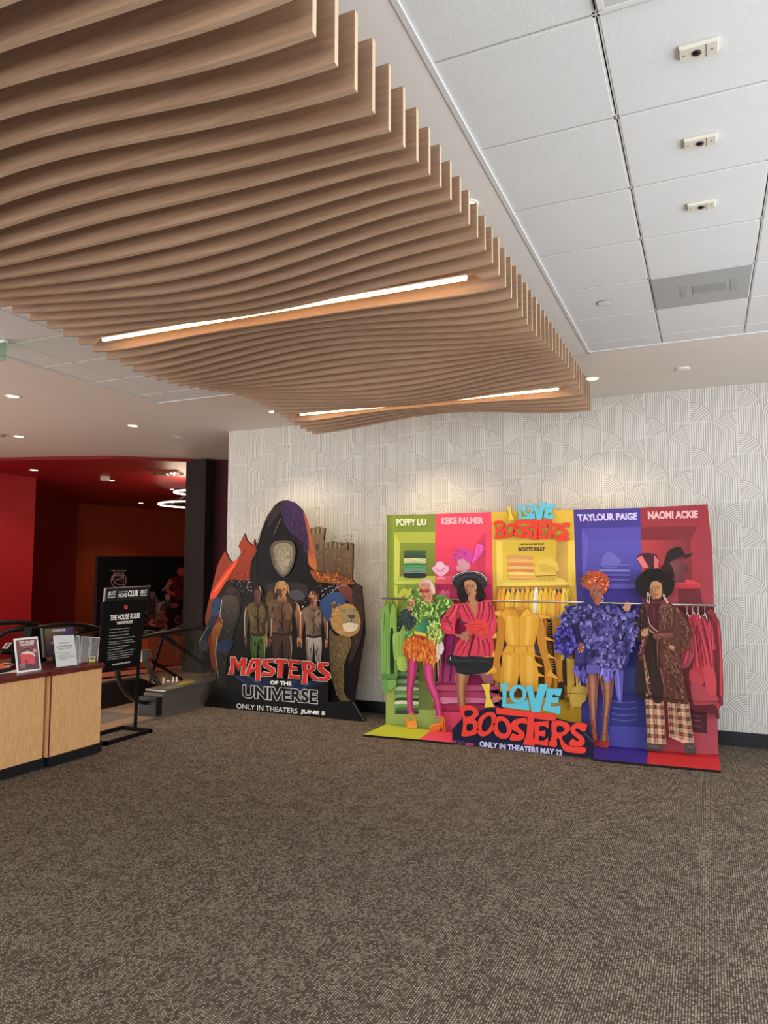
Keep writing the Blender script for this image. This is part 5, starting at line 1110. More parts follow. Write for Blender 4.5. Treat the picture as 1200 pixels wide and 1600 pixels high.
# 4: orange curls, purple ruffle coat
p = Paint(PF)
p.add(C8([(545, 600), (640, 600), (760, 760), (760, 1500), (440, 1500), (430, 760)]), '#9a604a', thick=.01)
p.add(C8([(490, 390), (510, 350), (580, 328), (640, 368), (657, 440), (642, 520), (612, 588), (640, 640), (540, 640), (548, 560), (505, 480)]), '#a9684c', thick=.012, smooth=True)
p.add(F4([(155, 80), (255, 80), (248, 220), (242, 330), (236, 430), (242, 540), (252, 612), (210, 622), (205, 540), (195, 400), (178, 250)]), '#a06650', thick=.012, smooth=True)
p.add(F4([(262, 90), (360, 90), (352, 260), (332, 380), (320, 500), (326, 625), (260, 628), (280, 500), (292, 300)]), '#96604c', thick=.012, smooth=True)
p.limb([(*F4([(206, 85)])[0], 20.5), (*F4([(212, 200)])[0], 14.5), (*F4([(212, 300)])[0], 10.4), (*F4([(218, 420)])[0], 7.2), (*F4([(224, 530)])[0], 8.2), (*F4([(230, 612)])[0], 9)], ['#5c3226', '#a36a50', '#c08a6e', '#9c6248', '#64382b'][::-1])
p.limb([(*F4([(312, 92)])[0], 20), (*F4([(320, 210)])[0], 13.5), (*F4([(318, 310)])[0], 9.6), (*F4([(306, 420)])[0], 7.6), (*F4([(298, 520)])[0], 9), (*F4([(293, 622)])[0], 13)], ['#54302a', '#96604a', '#b8846a', '#93604a', '#5a342a'][::-1])
for x, y in ((214, 215), (320, 220)): p.stroke(F4([(x-14, y), (x, y+10), (x+14, y)]), .8, '#7a4a3a')
fig = p.build('woman_cutout', sr); fig['label'] = 'printed woman with orange curls in a purple ruffled coat'
part('face', fig, lambda p: face(p, C8([(582, 455)])[0], 9.0, 15, 'c', lips='#8a4a40', tilt=.04), .004)
def f(p):
    p.add(C8([(390, 330), (400, 260), (455, 212), (530, 178), (620, 182), (700, 230), (735, 290), (725, 380), (690, 450), (655, 450), (648, 400), (600, 335), (540, 335), (495, 400), (470, 410), (440, 375), (400, 370)]), '#b8502f', True, thick=.008)
    p.leaves(C8([(480, 240), (620, 185), (730, 290), (715, 390), (660, 450), (640, 380), (590, 330), (520, 330), (480, 370), (455, 350)]), 110, 4.2, 1.9, ['#d8693c', '#c24a2c', '#ec9160', '#a83a24', '#f0a87c'], lambda x, y: 60, 90, seed=31)
    p.leaves(C8([(390, 330), (400, 260), (460, 210), (530, 180), (480, 280), (460, 350)]), 45, 4.4, 1.5, ['#5a5236', '#8c7a4a', '#3a3424', '#a8985c', '#c25a38'], lambda x, y: 200, 50, seed=32)
    p.stroke(C8([(655, 490), (665, 530), (645, 560)]), .9, '#e8d8d0')
part('orange_curls', fig, f, .007)
def f(p):
    coat = C8([(390, 575), (500, 540), (560, 590), (640, 600), (740, 575), (830, 610), (930, 690), (1060, 650), (1110, 600), (1100, 700), (1070, 760), (1050, 900), (1060, 1080), (990, 1170), (980, 1300), (900, 1420), (850, 1400), (770, 1520), (720, 1500), (690, 1400), (640, 1350), (480, 1440), (430, 1540), (360, 1500), (300, 1350), (310, 1230), (320, 1130), (250, 1235), (140, 1200), (80, 1100), (60, 970), (130, 850), (150, 730), (250, 620)])
    p.add(coat, '#322c66', True, thick=.012)
    pal = ['#4a4588', '#5b559c', '#6f69ae', '#8a84c4', '#38336c', '#26224e', '#544e94']
    p.add(C8([(300, 1130), (440, 1120), (450, 1320), (310, 1330)]), '#3f3878')
    p.leaves(C8([(390, 580), (640, 600), (740, 580), (900, 700), (960, 900), (960, 1150), (900, 1400), (640, 1340), (480, 1340), (430, 1150), (350, 900), (300, 700)]), 430, 9.5, 5.2, pal, lambda x, y: 95+ (x-935)*.7, 45, seed=41)
    p.add(C8([(300, 640), (380, 760), (360, 900), (400, 1060), (330, 1090), (300, 950), (290, 800)]), '#221d48', True)
    p.leaves(C8([(150, 740), (260, 630), (390, 590), (360, 800), (300, 830), (160, 830)]), 80, 8.5, 4.6, pal, lambda x, y: 140, 60, seed=42)
    p.leaves(C8([(80, 960), (140, 850), (240, 850), (330, 1000), (330, 1110), (250, 1225), (140, 1190), (80, 1090)]), 130, 8.5, 4.8, ['#322a78', '#4038920'[:7], '#5248a8', '#231c54', '#6a60c4'], lambda x, y: 120, 80, seed=43)
    p.leaves(C8([(830, 620), (930, 690), (1060, 660), (1060, 900), (1050, 1080), (980, 1160), (960, 900)]), 120, 9, 4.4, pal, lambda x, y: 80, 60, seed=44)
    p.leaves(C8([(310, 1340), (480, 1360), (440, 1530), (360, 1490)]), 40, 10, 3, ['#5850ac', '#6c64c0', '#443c94'], lambda x, y: 95, 16, seed=45)
    p.leaves(C8([(620, 1350), (780, 1370), (770, 1510), (700, 1480)]), 40, 11, 3.2, ['#7870cc', '#8c84dc', '#5c54b2'], lambda x, y: 92, 14, seed=46)
    p.add(C8([(470, 1345), (620, 1350), (600, 1440), (480, 1445)]), '#5f58a8', True)
    p.stroke(C8([(300, 1328), (450, 1335)]), .6, '#221c4c', smooth=False)
part('purple_ruffle_coat', fig, f, .004)
def f(p):
    p.add(C8([(345, 1100), (380, 1065), (420, 1100), (425, 1140), (400, 1180), (360, 1180), (335, 1150)]), '#8a5240', True, thick=.003)
    for a, e in (([(355, 1110), (350, 1150), (362, 1192)], (362, 1192)), ([(375, 1110), (378, 1150), (394, 1186)], (394, 1186)), ([(395, 1100), (405, 1140), (410, 1165)], (410, 1165)), ([(405, 1090), (420, 1115), (420, 1130)], (420, 1132))):
        p.stroke(C8(a), 1.8, '#a06850', 1.1); p.disc(C8([e])[0], .8, 1.1, '#f2e6e4', 8)
part('hand', fig, f, .016)
def f(p):
    p.add(C8([(925, 640), (930, 610), (965, 600), (1000, 615), (1000, 650), (975, 680), (935, 680)]), '#c08468', True, thick=.003)
    for a in ([(935, 640), (935, 600), (938, 572)], [(955, 630), (958, 590), (966, 560)], [(975, 630), (982, 595), (988, 570)], [(992, 640), (998, 615), (1002, 590)], [(930, 660), (912, 635), (905, 615)]): p.stroke(C8(a), 2.0, '#cf967a', 1.2)
    for a in ([(945, 640), (947, 600)], [(966, 635), (972, 600)]): p.stroke(C8(a), .4, '#8a5240', smooth=False)
part('hand', fig, f, .016)
def f(p):
    for a in ([(190, 465), (215, 440), (222, 480)], [(205, 470), (235, 520), (210, 560)], [(230, 560), (205, 590)], [(280, 400), (325, 440)], [(290, 540), (322, 545)]): p.stroke(F4(a), 1.1, '#b8322e')
    p.add(F4([(205, 590), (250, 580), (255, 625), (215, 628)]), '#a02a26', True, thick=.004); p.add(F4([(265, 595), (326, 590), (328, 632), (262, 630)]), '#b03a32', True, thick=.004)
    p.leaves(F4([(208, 592), (250, 582), (252, 620), (216, 624)]), 10, 2.4, 1.4, ['#d05048', '#8a1c1c'], seed=51); p.leaves(F4([(266, 596), (324, 592), (324, 626), (264, 626)]), 12, 2.4, 1.4, ['#d8584e', '#8a1c1c'], seed=52)
part('red_sandals', fig, f, .005)
def f(p): p.add(F4([(368, 40), (425, 40), (430, 180), (418, 310), (392, 285), (372, 160)]), '#6a62b8', True, thick=.01); p.stroke(F4([(390, 70), (400, 180), (405, 280)]), 2.4, '#8f88d8', 1); p.stroke(F4([(415, 80), (418, 240)]), 1.4, '#4a4296', .8)
part('purple_sash', fig, f, .003)
# 5: afro, long leather coat, plaid trousers
p = Paint(PF)
p.add(D7([(238, 590), (262, 510), (330, 482), (398, 520), (404, 600), (382, 672), (345, 708), (380, 780), (270, 780), (290, 690), (255, 640)]), '#c18a5e', thick=.012, smooth=True)
fig = p.build('woman_cutout', sr); fig['label'] = 'printed woman with an afro in a brown leather coat and plaid trousers'
def f(p):
    n = 40; R = random.Random(9)
    p.add([(D7([(315, 540)])[0][0]+30.8*math.cos(2*PI*k/n)*(1+R.uniform(-.02, .02)), D7([(315, 538)])[0][1]+25.8*math.sin(2*PI*k/n)*(1+R.uniform(-.02, .02))) for k in range(n)], '#1c1815', holes=[D7([(255, 570), (275, 505), (330, 490), (390, 520), (400, 600), (390, 690), (330, 720), (280, 690), (258, 640)])], thick=.008)
    p.leaves(D7([(100, 560), (150, 420), (300, 355), (450, 400), (530, 530), (480, 660), (420, 690), (410, 520), (330, 470), (250, 520), (240, 660), (150, 640)]), 180, 2.6, 1.2, ['#2a231d', '#15110f', '#3a3028', '#1e1915'], lambda x, y: math.degrees(math.atan2(y-913, x-1023)), 50, seed=61, deep=.003)
part('afro_hair', fig, f, .002)
part('face', fig, lambda p: face(p, D7([(328, 590)])[0], 9.3, 14, 'd', lips='#8c4a40', tilt=-.02), .006)
def f(p):
    for a in ([(236, 620), (225, 690), (245, 748), (258, 690), (240, 622)], [(412, 632), (440, 690), (466, 740), (440, 720), (405, 650)]): p.stroke(D7(a), .9, '#e6d9c4')
part('hoop_earrings', fig, f, .014)
def f(p):
    p.add(F4([(592, 270), (722, 280), (742, 612), (652, 614), (606, 602)]), '#d9b08c', thick=.012); p.add(F4([(752, 300), (905, 310), (942, 600), (872, 606), (765, 560)]), '#d9b08c', thick=.012)
    def plaid(L, Rr, top, bot, n):
        m = 9
        for i in range(n):
            t = (i+.5)/n; a = (L[0][0]+(Rr[0][0]-L[0][0])*t, L[0][1]+(Rr[0][1]-L[0][1])*t); b = (L[1][0]+(Rr[1][0]-L[1][0])*t, L[1][1]+(Rr[1][1]-L[1][1])*t)
            if i % 2 == 0: p.stroke(F4([a, b]), 5.4, '#98705a', smooth=False)
            p.stroke(F4([a, b]), .5, '#f2ddc2', smooth=False)
        for j in range(m):
            t = (j+.5)/m; a = (L[0][0]+(L[1][0]-L[0][0])*t, L[0][1]+(L[1][1]-L[0][1])*t); b = (Rr[0][0]+(Rr[1][0]-Rr[0][0])*t, Rr[0][1]+(Rr[1][1]-Rr[0][1])*t)
            if j % 2:
                for i in range(n):
                    u0, u1 = i/n, (i+1)/n; q0 = (a[0]+(b[0]-a[0])*u0, a[1]+(b[1]-a[1])*u0); q1 = (a[0]+(b[0]-a[0])*u1, a[1]+(b[1]-a[1])*u1)
                    p.stroke(F4([q0, q1]), 6.2, ('#40302e' if (i//2+j//2) % 2 else '#6d3a34') if i % 2 == 0 else '#a47c62', smooth=False)
            p.stroke(F4([a, b]), .5, '#8a6450', smooth=False)
        p.stroke(F4([(L[0][0]+55, L[0][1]), (L[1][0]+50, L[1][1])]), 1.2, '#8d6a54', smooth=False)
    plaid(((594, 290), (608, 602)), ((722, 298), (740, 610)), 0, 0, 5); plaid(((756, 318), (770, 562)), ((905, 325), (940, 600)), 0, 0, 5)
part('plaid_trousers', fig, f, .002)
def f(p):
    p.add(F4([(600, 600), (650, 608), (715, 612), (720, 664), (596, 656)]), '#4b4541', thick=.014, smooth=False); p.add(F4([(868, 604), (940, 600), (958, 650), (962, 682), (882, 684), (872, 650)]), '#4b4541', thick=.014)
    p.stroke(F4([(620, 625), (690, 632)]), 1.5, '#7a716a', .8); p.stroke(F4([(895, 625), (945, 640)]), 1.5, '#7a716a', .8); p.stroke(F4([(598, 652), (718, 660)]), 1, '#1d1a18', smooth=False); p.stroke(F4([(882, 680), (960, 678)]), 1, '#1d1a18', smooth=False)
part('dark_shoes', fig, f, .004)
def f(p): p.add(D7([(232, 745), (300, 700), (385, 700), (395, 765), (352, 790), (350, 1050), (270, 995), (235, 890)]), '#4a2226', True, thick=.004); p.stroke(D7([(300, 800), (310, 950)]), 2.4, '#6a343a', 1.2); p.stroke(D7([(280, 730), (340, 740), (385, 728)]), 1.2, '#703a40')
part('turtleneck', fig, f, .006)
def f(p):
    B0, K0, H0 = '#5c352c', '#21150f', '#93604f'
    low = [(x, y) for x, y in F4([(905, 325), (800, 318), (715, 300), (590, 285), (525, 240), (535, 60)])]
    p.add(D7([(210, 752), (240, 760), (238, 890), (265, 985), (345, 1060), (345, 800), (385, 735), (480, 742), (565, 785), (640, 870), (700, 1000), (742, 1085), (705, 1200), (645, 1312), (605, 1325), (612, 1450), (630, 1600)])+F4([(850, 0), (880, 200)])+low+D7([(125, 1500), (140, 1390), (118, 1340), (165, 1280), (225, 1130), (165, 1190), (85, 1155), (75, 1050), (100, 900), (140, 805)]), B0, thick=.012)
    p.add(D7([(120, 840), (200, 780), (230, 900), (250, 1000), (160, 1060), (165, 1180), (85, 1150), (85, 1020)]), '#33201a', True)
    p.add(D7([(240, 1130), (300, 1090), (330, 1200), (330, 1600), (240, 1600), (150, 1600), (170, 1400)]), '#2c1a15', True)
    p.add(F4([(535, 0), (590, 60), (640, 250), (600, 285), (530, 240)]), '#2d211c', True); p.add(F4([(640, 0), (700, 0), (720, 290), (640, 280)]), '#33211b', True)
    for a, w in (([(380, 760), (400, 900), (380, 1050)], 2.6), ([(430, 800), (440, 930), (420, 1040)], 4), ([(500, 800), (510, 950), (480, 1060)], 2.6), ([(560, 800), (630, 930), (680, 1050), (650, 1180)], 3), ([(600, 860), (690, 1060), (640, 1280)], 2), ([(420, 1150), (470, 1300), (560, 1420)], 3.5), ([(480, 1190), (560, 1330), (600, 1500)], 3), ([(430, 1330), (520, 1480), (600, 1600)], 3), ([(190, 1330), (210, 1480), (230, 1600)], 3), ([(160, 820), (190, 900)], 1.6), ([(195, 1160), (140, 1330)], 2.6)): p.stroke(D7(a), w, H0, .6)
    for a, w in (([(590, 20), (600, 150), (625, 270)], 4), ([(740, 20), (800, 120), (860, 250)], 4), ([(770, 0), (820, 60), (850, 160)], 2.6), ([(700, 60), (730, 200), (740, 280)], 1.8), ([(800, 200), (830, 300)], 2.2)): p.stroke(F4(a), w, H0, .8)
    for a in ([(350, 790), (352, 1050)], [(300, 1100), (320, 1300), (330, 1600)], [(360, 1120), (362, 1600)], [(540, 800), (530, 1000), (480, 1100)], [(640, 900), (600, 1030)], [(620, 1000), (700, 1080)], [(610, 1100), (690, 1140)], [(600, 1180), (670, 1210)]): p.stroke(D7(a), 1.2, K0, .6)
    crk = ['#5c352c', '#6e4438', '#825447', '#4a2a21', '#54302a', '#99695a', '#5c352c']
    p.leaves(D7([(360, 800), (470, 790), (540, 820), (545, 1000), (500, 1070), (370, 1070)]), 130, 5.5, 1.3, crk, lambda x, y: 85, 22, seed=62, deep=.002)
    p.leaves(D7([(560, 800), (640, 880), (730, 1080), (690, 1190), (640, 1290), (590, 1250), (640, 1080), (570, 950)]), 130, 4.2, 1.3, crk, lambda x, y: 30, 50, seed=63, deep=.002)
    p.leaves(D7([(370, 1160), (500, 1160), (590, 1350), (625, 1600), (520, 1600), (430, 1350)]), 150, 7, 1.3, crk, lambda x, y: 66, 14, seed=64, deep=.002)
    p.leaves(F4([(720, 10), (840, 10), (895, 300), (800, 310), (740, 290)]), 130, 7, 1.3, crk, lambda x, y: 66, 14, seed=65, deep=.002)
    p.leaves(F4([(585, 20), (605, 40), (640, 270), (600, 270)])+[], 40, 6, 1.1, ['#7a4a3e', '#b48474', '#c89a88', '#5c352c'], lambda x, y: 82, 10, seed=66, deep=.002)
    p.leaves(D7([(175, 1140), (220, 1130), (165, 1290), (125, 1340), (120, 1330)]), 30, 4, 1.1, ['#7a4a3e', '#b48474', '#5c352c'], lambda x, y: 110, 20, seed=67, deep=.002)
    p.leaves(D7([(130, 840), (200, 790), (230, 900), (240, 990), (150, 1060), (100, 1130)]), 70, 5, 1.1, ['#33201a', '#4a2e26', '#22150f', '#6a463a'], lambda x, y: 85, 20, seed=68, deep=.002)
    p.add(D7([(380, 735), (470, 745), (540, 800), (470, 775), (400, 790)]), '#6e443a'); p.stroke(D7([(395, 785), (500, 785)]), .6, '#d0a898', smooth=False); p.stroke(D7([(240, 890), (262, 985), (345, 1062)]), .8, '#d8c0b0')
    p.add(D7([(300, 1090), (400, 1075), (520, 1080), (520, 1130), (400, 1140), (310, 1150)]), '#6a3e34', True)
    for a in ([(310, 1110), (400, 1100), (510, 1100)], [(370, 1090), (430, 1120), (480, 1160)], [(360, 1130), (350, 1250), (355, 1500)]): p.stroke(D7(a), 1.3, H0, .7)
    p.stroke(D7([(120, 1345), (160, 1330)]), 2.2, '#140c0a'); p.stroke(F4([(527, 240), (590, 262), (720, 275), (900, 300)]), 1.0, '#1c1210', smooth=False)
part('leather_coat', fig, f, .008)
def f(p):
    p.add(D7([(155, 1060), (165, 1040), (225, 1035), (240, 1060), (235, 1100), (205, 1122), (165, 1110)]), '#b07c58', True, thick=.003)
    for y in (1050, 1070, 1090, 1106): p.stroke(D7([(160, y), (195, y-3), (232, y)]), 1.9, '#c49470', 1.4)
    p.stroke(D7([(225, 1030), (290, 1075), (318, 1108)]), .9, '#c8b8a8')
part('hand', fig, f, .02)
def f(p):
    p.add(D7([(470, 1240), (490, 1222), (530, 1230), (528, 1262), (480, 1266)]), '#c08c68', True, thick=.003); p.stroke(D7([(480, 1240), (500, 1252)]), .5, '#6c4330')
part('hand', fig, f, .02)
# ---- floor flap
Zf = Plane('z', .022)
for nm, q, c in (('green_flap', [(602.7, 1131.5), (676, 1139.5), (655, 1155.2), (568, 1147.6)], '#c2cc3c'), ('pink_flap', [(676, 1139.5), (708, 1142.5), (709, 1160.5), (655, 1155.2)], '#ef4f6e'), ('purple_flap', [(926, 1163.8), (1013.5, 1171), (1010.5, 1193.5), (927, 1185.5)], '#3f2f94'), ('red_flap', [(1013.5, 1171), (1122.4, 1177.5), (1126.5, 1204), (1010.5, 1193.5)], '#cd3238')):
    p = Paint(Zf); p.add(q, c, thick=.02, side='#1a1516'); p.build(nm, sr)
# ---- title panel
p = Paint(PT, .0)
p.add(G4([(78, 432), (150, 350), (165, 280), (280, 300), (330, 270), (420, 275), (640, 330), (860, 350), (980, 380), (1100, 398), (1130, 500), (1140, 540), (1138, 662), (900, 626), (500, 585), (80, 546)]), '#1c1d38', thick=.02)
p.stroke(G4([(1068, 455), (1105, 490), (1135, 525)]), .9, '#6a5a5a')
tp = p.build('title_panel', sr)
L_ = {
 'B': ([(140, 265), (180, 248), (235, 252), (275, 285), (280, 320), (252, 350), (275, 375), (283, 420), (262, 460), (225, 475), (155, 476), (165, 400), (160, 330)], [[(178, 290), (225, 284), (241, 308), (215, 330), (182, 332)], [(195, 390), (233, 385), (241, 418), (226, 436), (195, 436)]]),
 'O': ([(270, 405), (290, 340), (340, 302), (390, 300), (413, 330), (406, 400), (370, 455), (320, 480), (280, 465)], [[(304, 405), (320, 355), (360, 325), (378, 345), (375, 390), (345, 435), (315, 442)]]),
 'O2': ([(385, 400), (400, 350), (440, 330), (490, 345), (526, 400), (526, 450), (490, 496), (440, 492), (402, 460)], [[(424, 395), (440, 365), (470, 370), (491, 410), (490, 450), (465, 460), (435, 440)]]),
 'S': ([(640, 345), (642, 388), (605, 380), (575, 395), (590, 420), (622, 450), (622, 488), (590, 510), (515, 506), (535, 458), (570, 470), (580, 455), (535, 430), (524, 390), (545, 360), (590, 345)], []),
 'T': ([(412, 265), (640, 292), (862, 318), (858, 366), (697, 346), (690, 480), (702, 551), (612, 541), (640, 460), (650, 336), (415, 312)], []),
 'E': ([(695, 372), (806, 364), (806, 421), (770, 400), (737, 405), (735, 440), (782, 434), (780, 482), (735, 474), (730, 510), (770, 512), (802, 488), (800, 552), (688, 536), (702, 480)], []),
 'R': ([(830, 370), (900, 364), (955, 386), (968, 425), (935, 465), (905, 482), (925, 528), (975, 556), (1075, 562), (1070, 606), (950, 597), (908, 570), (885, 500), (867, 498), (864, 556), (805, 546), (828, 480)], [[(870, 405), (905, 404), (925, 425), (905, 448), (868, 446)]]),
 'S2': ([(1092, 393), (1072, 446), (1020, 420), (1008, 438), (1060, 480), (1077, 520), (1050, 552), (960, 546), (980, 498), (1020, 515), (1030, 502), (985, 465), (968, 430), (990, 390), (1040, 378)], [])}
V_ = {
 'I': ([(302, 90), (368, 85), (362, 140), (372, 200), (402, 258), (325, 266), (338, 200), (328, 140)], []),
 'L': ([(438, 88), (502, 80), (490, 150), (490, 237), (570, 232), (655, 205), (662, 285), (455, 258), (462, 180), (456, 120)], []),
 'O': ([(512, 165), (530, 115), (570, 95), (615, 105), (640, 150), (628, 205), (585, 232), (535, 215)], [[(545, 165), (560, 128), (590, 122), (610, 150), (604, 190), (578, 205), (552, 195)]]),
 'V': ([(632, 100), (682, 100), (706, 205), (735, 88), (802, 90), (770, 180), (742, 300), (680, 296), (662, 200)], []),
 'E': ([(790, 122), (906, 122), (892, 182), (840, 164), (832, 188), (882, 190), (876, 230), (826, 225), (822, 258), (896, 250), (890, 316), (762, 281), (784, 200)], [])}
SM = {'B', 'O', 'O2', 'S', 'S2', 'R'}
def logo(plane, off, par, fn, thick):
    for d, c, nm in ((L_, '#ef4438', 'title_lettering'), (V_, None, 'title_lettering')):
        for k in d:
            p = Paint(plane, off); o, hs = d[k]; col = c or ('#e6cf48' if k == 'I' else '#62c6de')
            sm = k in SM and d is L_ or k == 'O'
            ff = lambda q: fn(catmull(q, 4) if sm else q)
            p.add(ff(o), col, holes=[fn(catmull(h, 4) if sm else h) for h in hs], thick=thick, side='#2a1a22')
            p.build('title_letter', par)
logo(PT, .018, tp, G4, .012)
def topmap(q):
    out = []
    for x, y in q:
        u = (x-140)/950; v = (y-120*u-248)/232; out.append((215+790*u, 232+v*192))
    return N6(out)
logo(PB, .03, by, topmap, .012)
p = Paint(PT, .002)
p.text('ONLY IN THEATERS MAY 22', G4([(285, 517), (906, 583), (904, 632), (285, 560)]), '#d8d2f8', .04)
p.build('release_lettering', tp)
p = Paint(PT, .002)
p.add(G4([(90, 510), (165, 517), (166, 552), (90, 545)]), '#7c3a72', holes=[G4([(93, 514), (162, 520), (163, 548), (93, 541)])]); p.text('R', G4([(97, 515), (112, 517), (112, 535), (97, 533)]), '#c85aa8', .05)
for k in range(3): p.stroke(G4([(118, 522+k*7), (158, 526+k*7)]), .6, '#8a4a84', smooth=False)
p.text('NEON', G4([(178, 528), (242, 534), (242, 559), (178, 553)]), '#d64a9c', .05)
p.stroke(G4([(990, 632), (1010, 642), (1030, 636), (1050, 648), (1080, 644)]), .8, '#8a4a84'); p.stroke(G4([(1100, 662), (1111, 640), (1124, 666)]), .9, '#e07a90', smooth=False)
p.build('credit_marks', tp)
# ================================================================== dark adventure standee (left; plain generic picture)
PM, PMB = Plane('y', 7.64), Plane('y', 7.50)
M1 = lambda q: zc(300, 770, 4.138, q)
M2 = lambda q: zc(300, 900, 6.667, q)
M3 = lambda q: zc(420, 900, 6.667, q)
M4 = lambda q: zc(340, 770, 5, q)
M5 = lambda q: zc(350, 1020, 6.667, q)
sm_ = thing('film_standee', 'dark cut-out film standee with a tall purple hood shape and red and black title letters', 'standee', (-4.7, 7.5, 0))
p = Paint(PM)
p.add(M1([(150, 1290), (158, 1150), (125, 1080), (110, 980), (90, 900), (84, 800), (118, 660), (148, 540), (165, 470), (195, 410), (215, 372), (240, 432), (275, 455), (300, 420), (318, 385), (312, 355), (300, 345), (340, 262), (352, 305), (396, 345), (402, 300), (412, 345), (430, 320), (452, 230), (485, 150), (535, 78), (600, 50), (660, 62), (712, 112), (742, 190), (758, 250), (768, 232), (815, 218), (860, 232), (852, 292), (850, 330), (905, 315), (970, 330), (1010, 320), (1042, 330), (1036, 560), (1062, 590), (1096, 604), (1112, 800), (1118, 900), (1085, 1100), (1045, 1360), (880, 1375), (300, 1320)]), '#17130f', thick=.03, side='#2a2420')
bd = p.build('display_board', sm_)
# printed background: red crag, towers, hood shape, sparkling ridge, sky
def f(p):
    p.add(M1([(85, 820), (118, 660), (148, 540), (165, 470), (195, 410), (215, 376), (240, 434), (277, 458), (302, 422), (320, 388), (302, 348), (340, 268), (352, 308), (394, 348), (402, 306), (410, 350), (425, 380), (395, 470), (380, 560), (250, 580), (180, 700), (150, 850), (110, 1000)]), '#a23a1e', g=('#5a2a1c', 'v'))
    R = random.Random(71)
    for k in range(60):
        x, y = R.uniform(110, 400), R.uniform(380, 800)
        if inpoly(x, y, [(85, 820), (148, 540), (215, 376), (277, 458), (340, 280), (410, 350), (380, 560), (180, 700), (150, 850)]): p.stroke(M1([(x, y), (x+R.uniform(5, 30), y-R.uniform(15, 50))]), R.uniform(.5, 1.4), R.choice(['#d9542a', '#7a2414', '#c4441f', '#4c1a10']), .3, False)
    p.add(M1([(120, 660), (210, 520), (280, 440), (300, 445), (230, 560), (150, 680)]), '#e2482a', True); p.stroke(M1([(150, 640), (220, 540), (285, 455)]), 1.2, '#f9a070', .5)
    p.add(M1([(115, 820), (230, 760), (250, 1000), (150, 1150), (110, 980)]), '#6f2c1e', True); p.add(M1([(130, 900), (200, 850), (210, 1100), (160, 1150)]), '#8a5a2c', True, g=('#5c2418', 'v'))
part('red_crag_picture', bd, f, .002, PM)
def f(p):
    for q, c in (([(770, 236), (815, 220), (858, 234), (850, 300), (850, 570), (795, 560), (785, 400)], '#7c6a52'), ([(852, 335), (905, 318), (970, 335), (990, 420), (985, 570), (850, 570)], '#6a5944'), ([(978, 335), (1010, 322), (1040, 334), (1036, 580), (985, 575)], '#75634c')):
        p.add(M1(q), c, g=('#5a3c22', 'v'))
    for x0, x1, y in ((768, 860, 238), (850, 975, 330), (976, 1042, 334)):
        n = int((x1-x0)/14)
        for k in range(n): p.add(M1([(x0+k*14, y-10), (x0+k*14+9, y-10), (x0+k*14+9, y+26), (x0+k*14, y+26)]), '#8d7a5e' if k % 2 else '#54462f')
    R = random.Random(72)
    for k in range(130):
        x, y = R.uniform(780, 1035), R.uniform(270, 560); c = R.choice(['#8f7c60', '#4a3d2b', '#a08a68', '#5c4a34']); p.stroke(M1([(x, y), (x+R.uniform(-3, 3), y+R.uniform(8, 26))]), .8, c, .4, False)
    for x in (800, 1000): p.add(M1([(x+8, 330), (x+18, 330), (x+18, 370), (x+8, 370)]), '#2c241a')
    p.add(M1([(770, 500), (850, 520), (950, 530), (1060, 590), (850, 580), (800, 560)]), '#8a4a24', True)
    p.leaves(M1([(780, 520), (950, 535), (1055, 590), (850, 578)]), 60, 5, 1.6, ['#c4682c', '#7a3a1c', '#e08a44', '#40281a'], lambda x, y: -60, 60, seed=73, deep=.003)
part('towers_picture', bd, f, .003, PM)
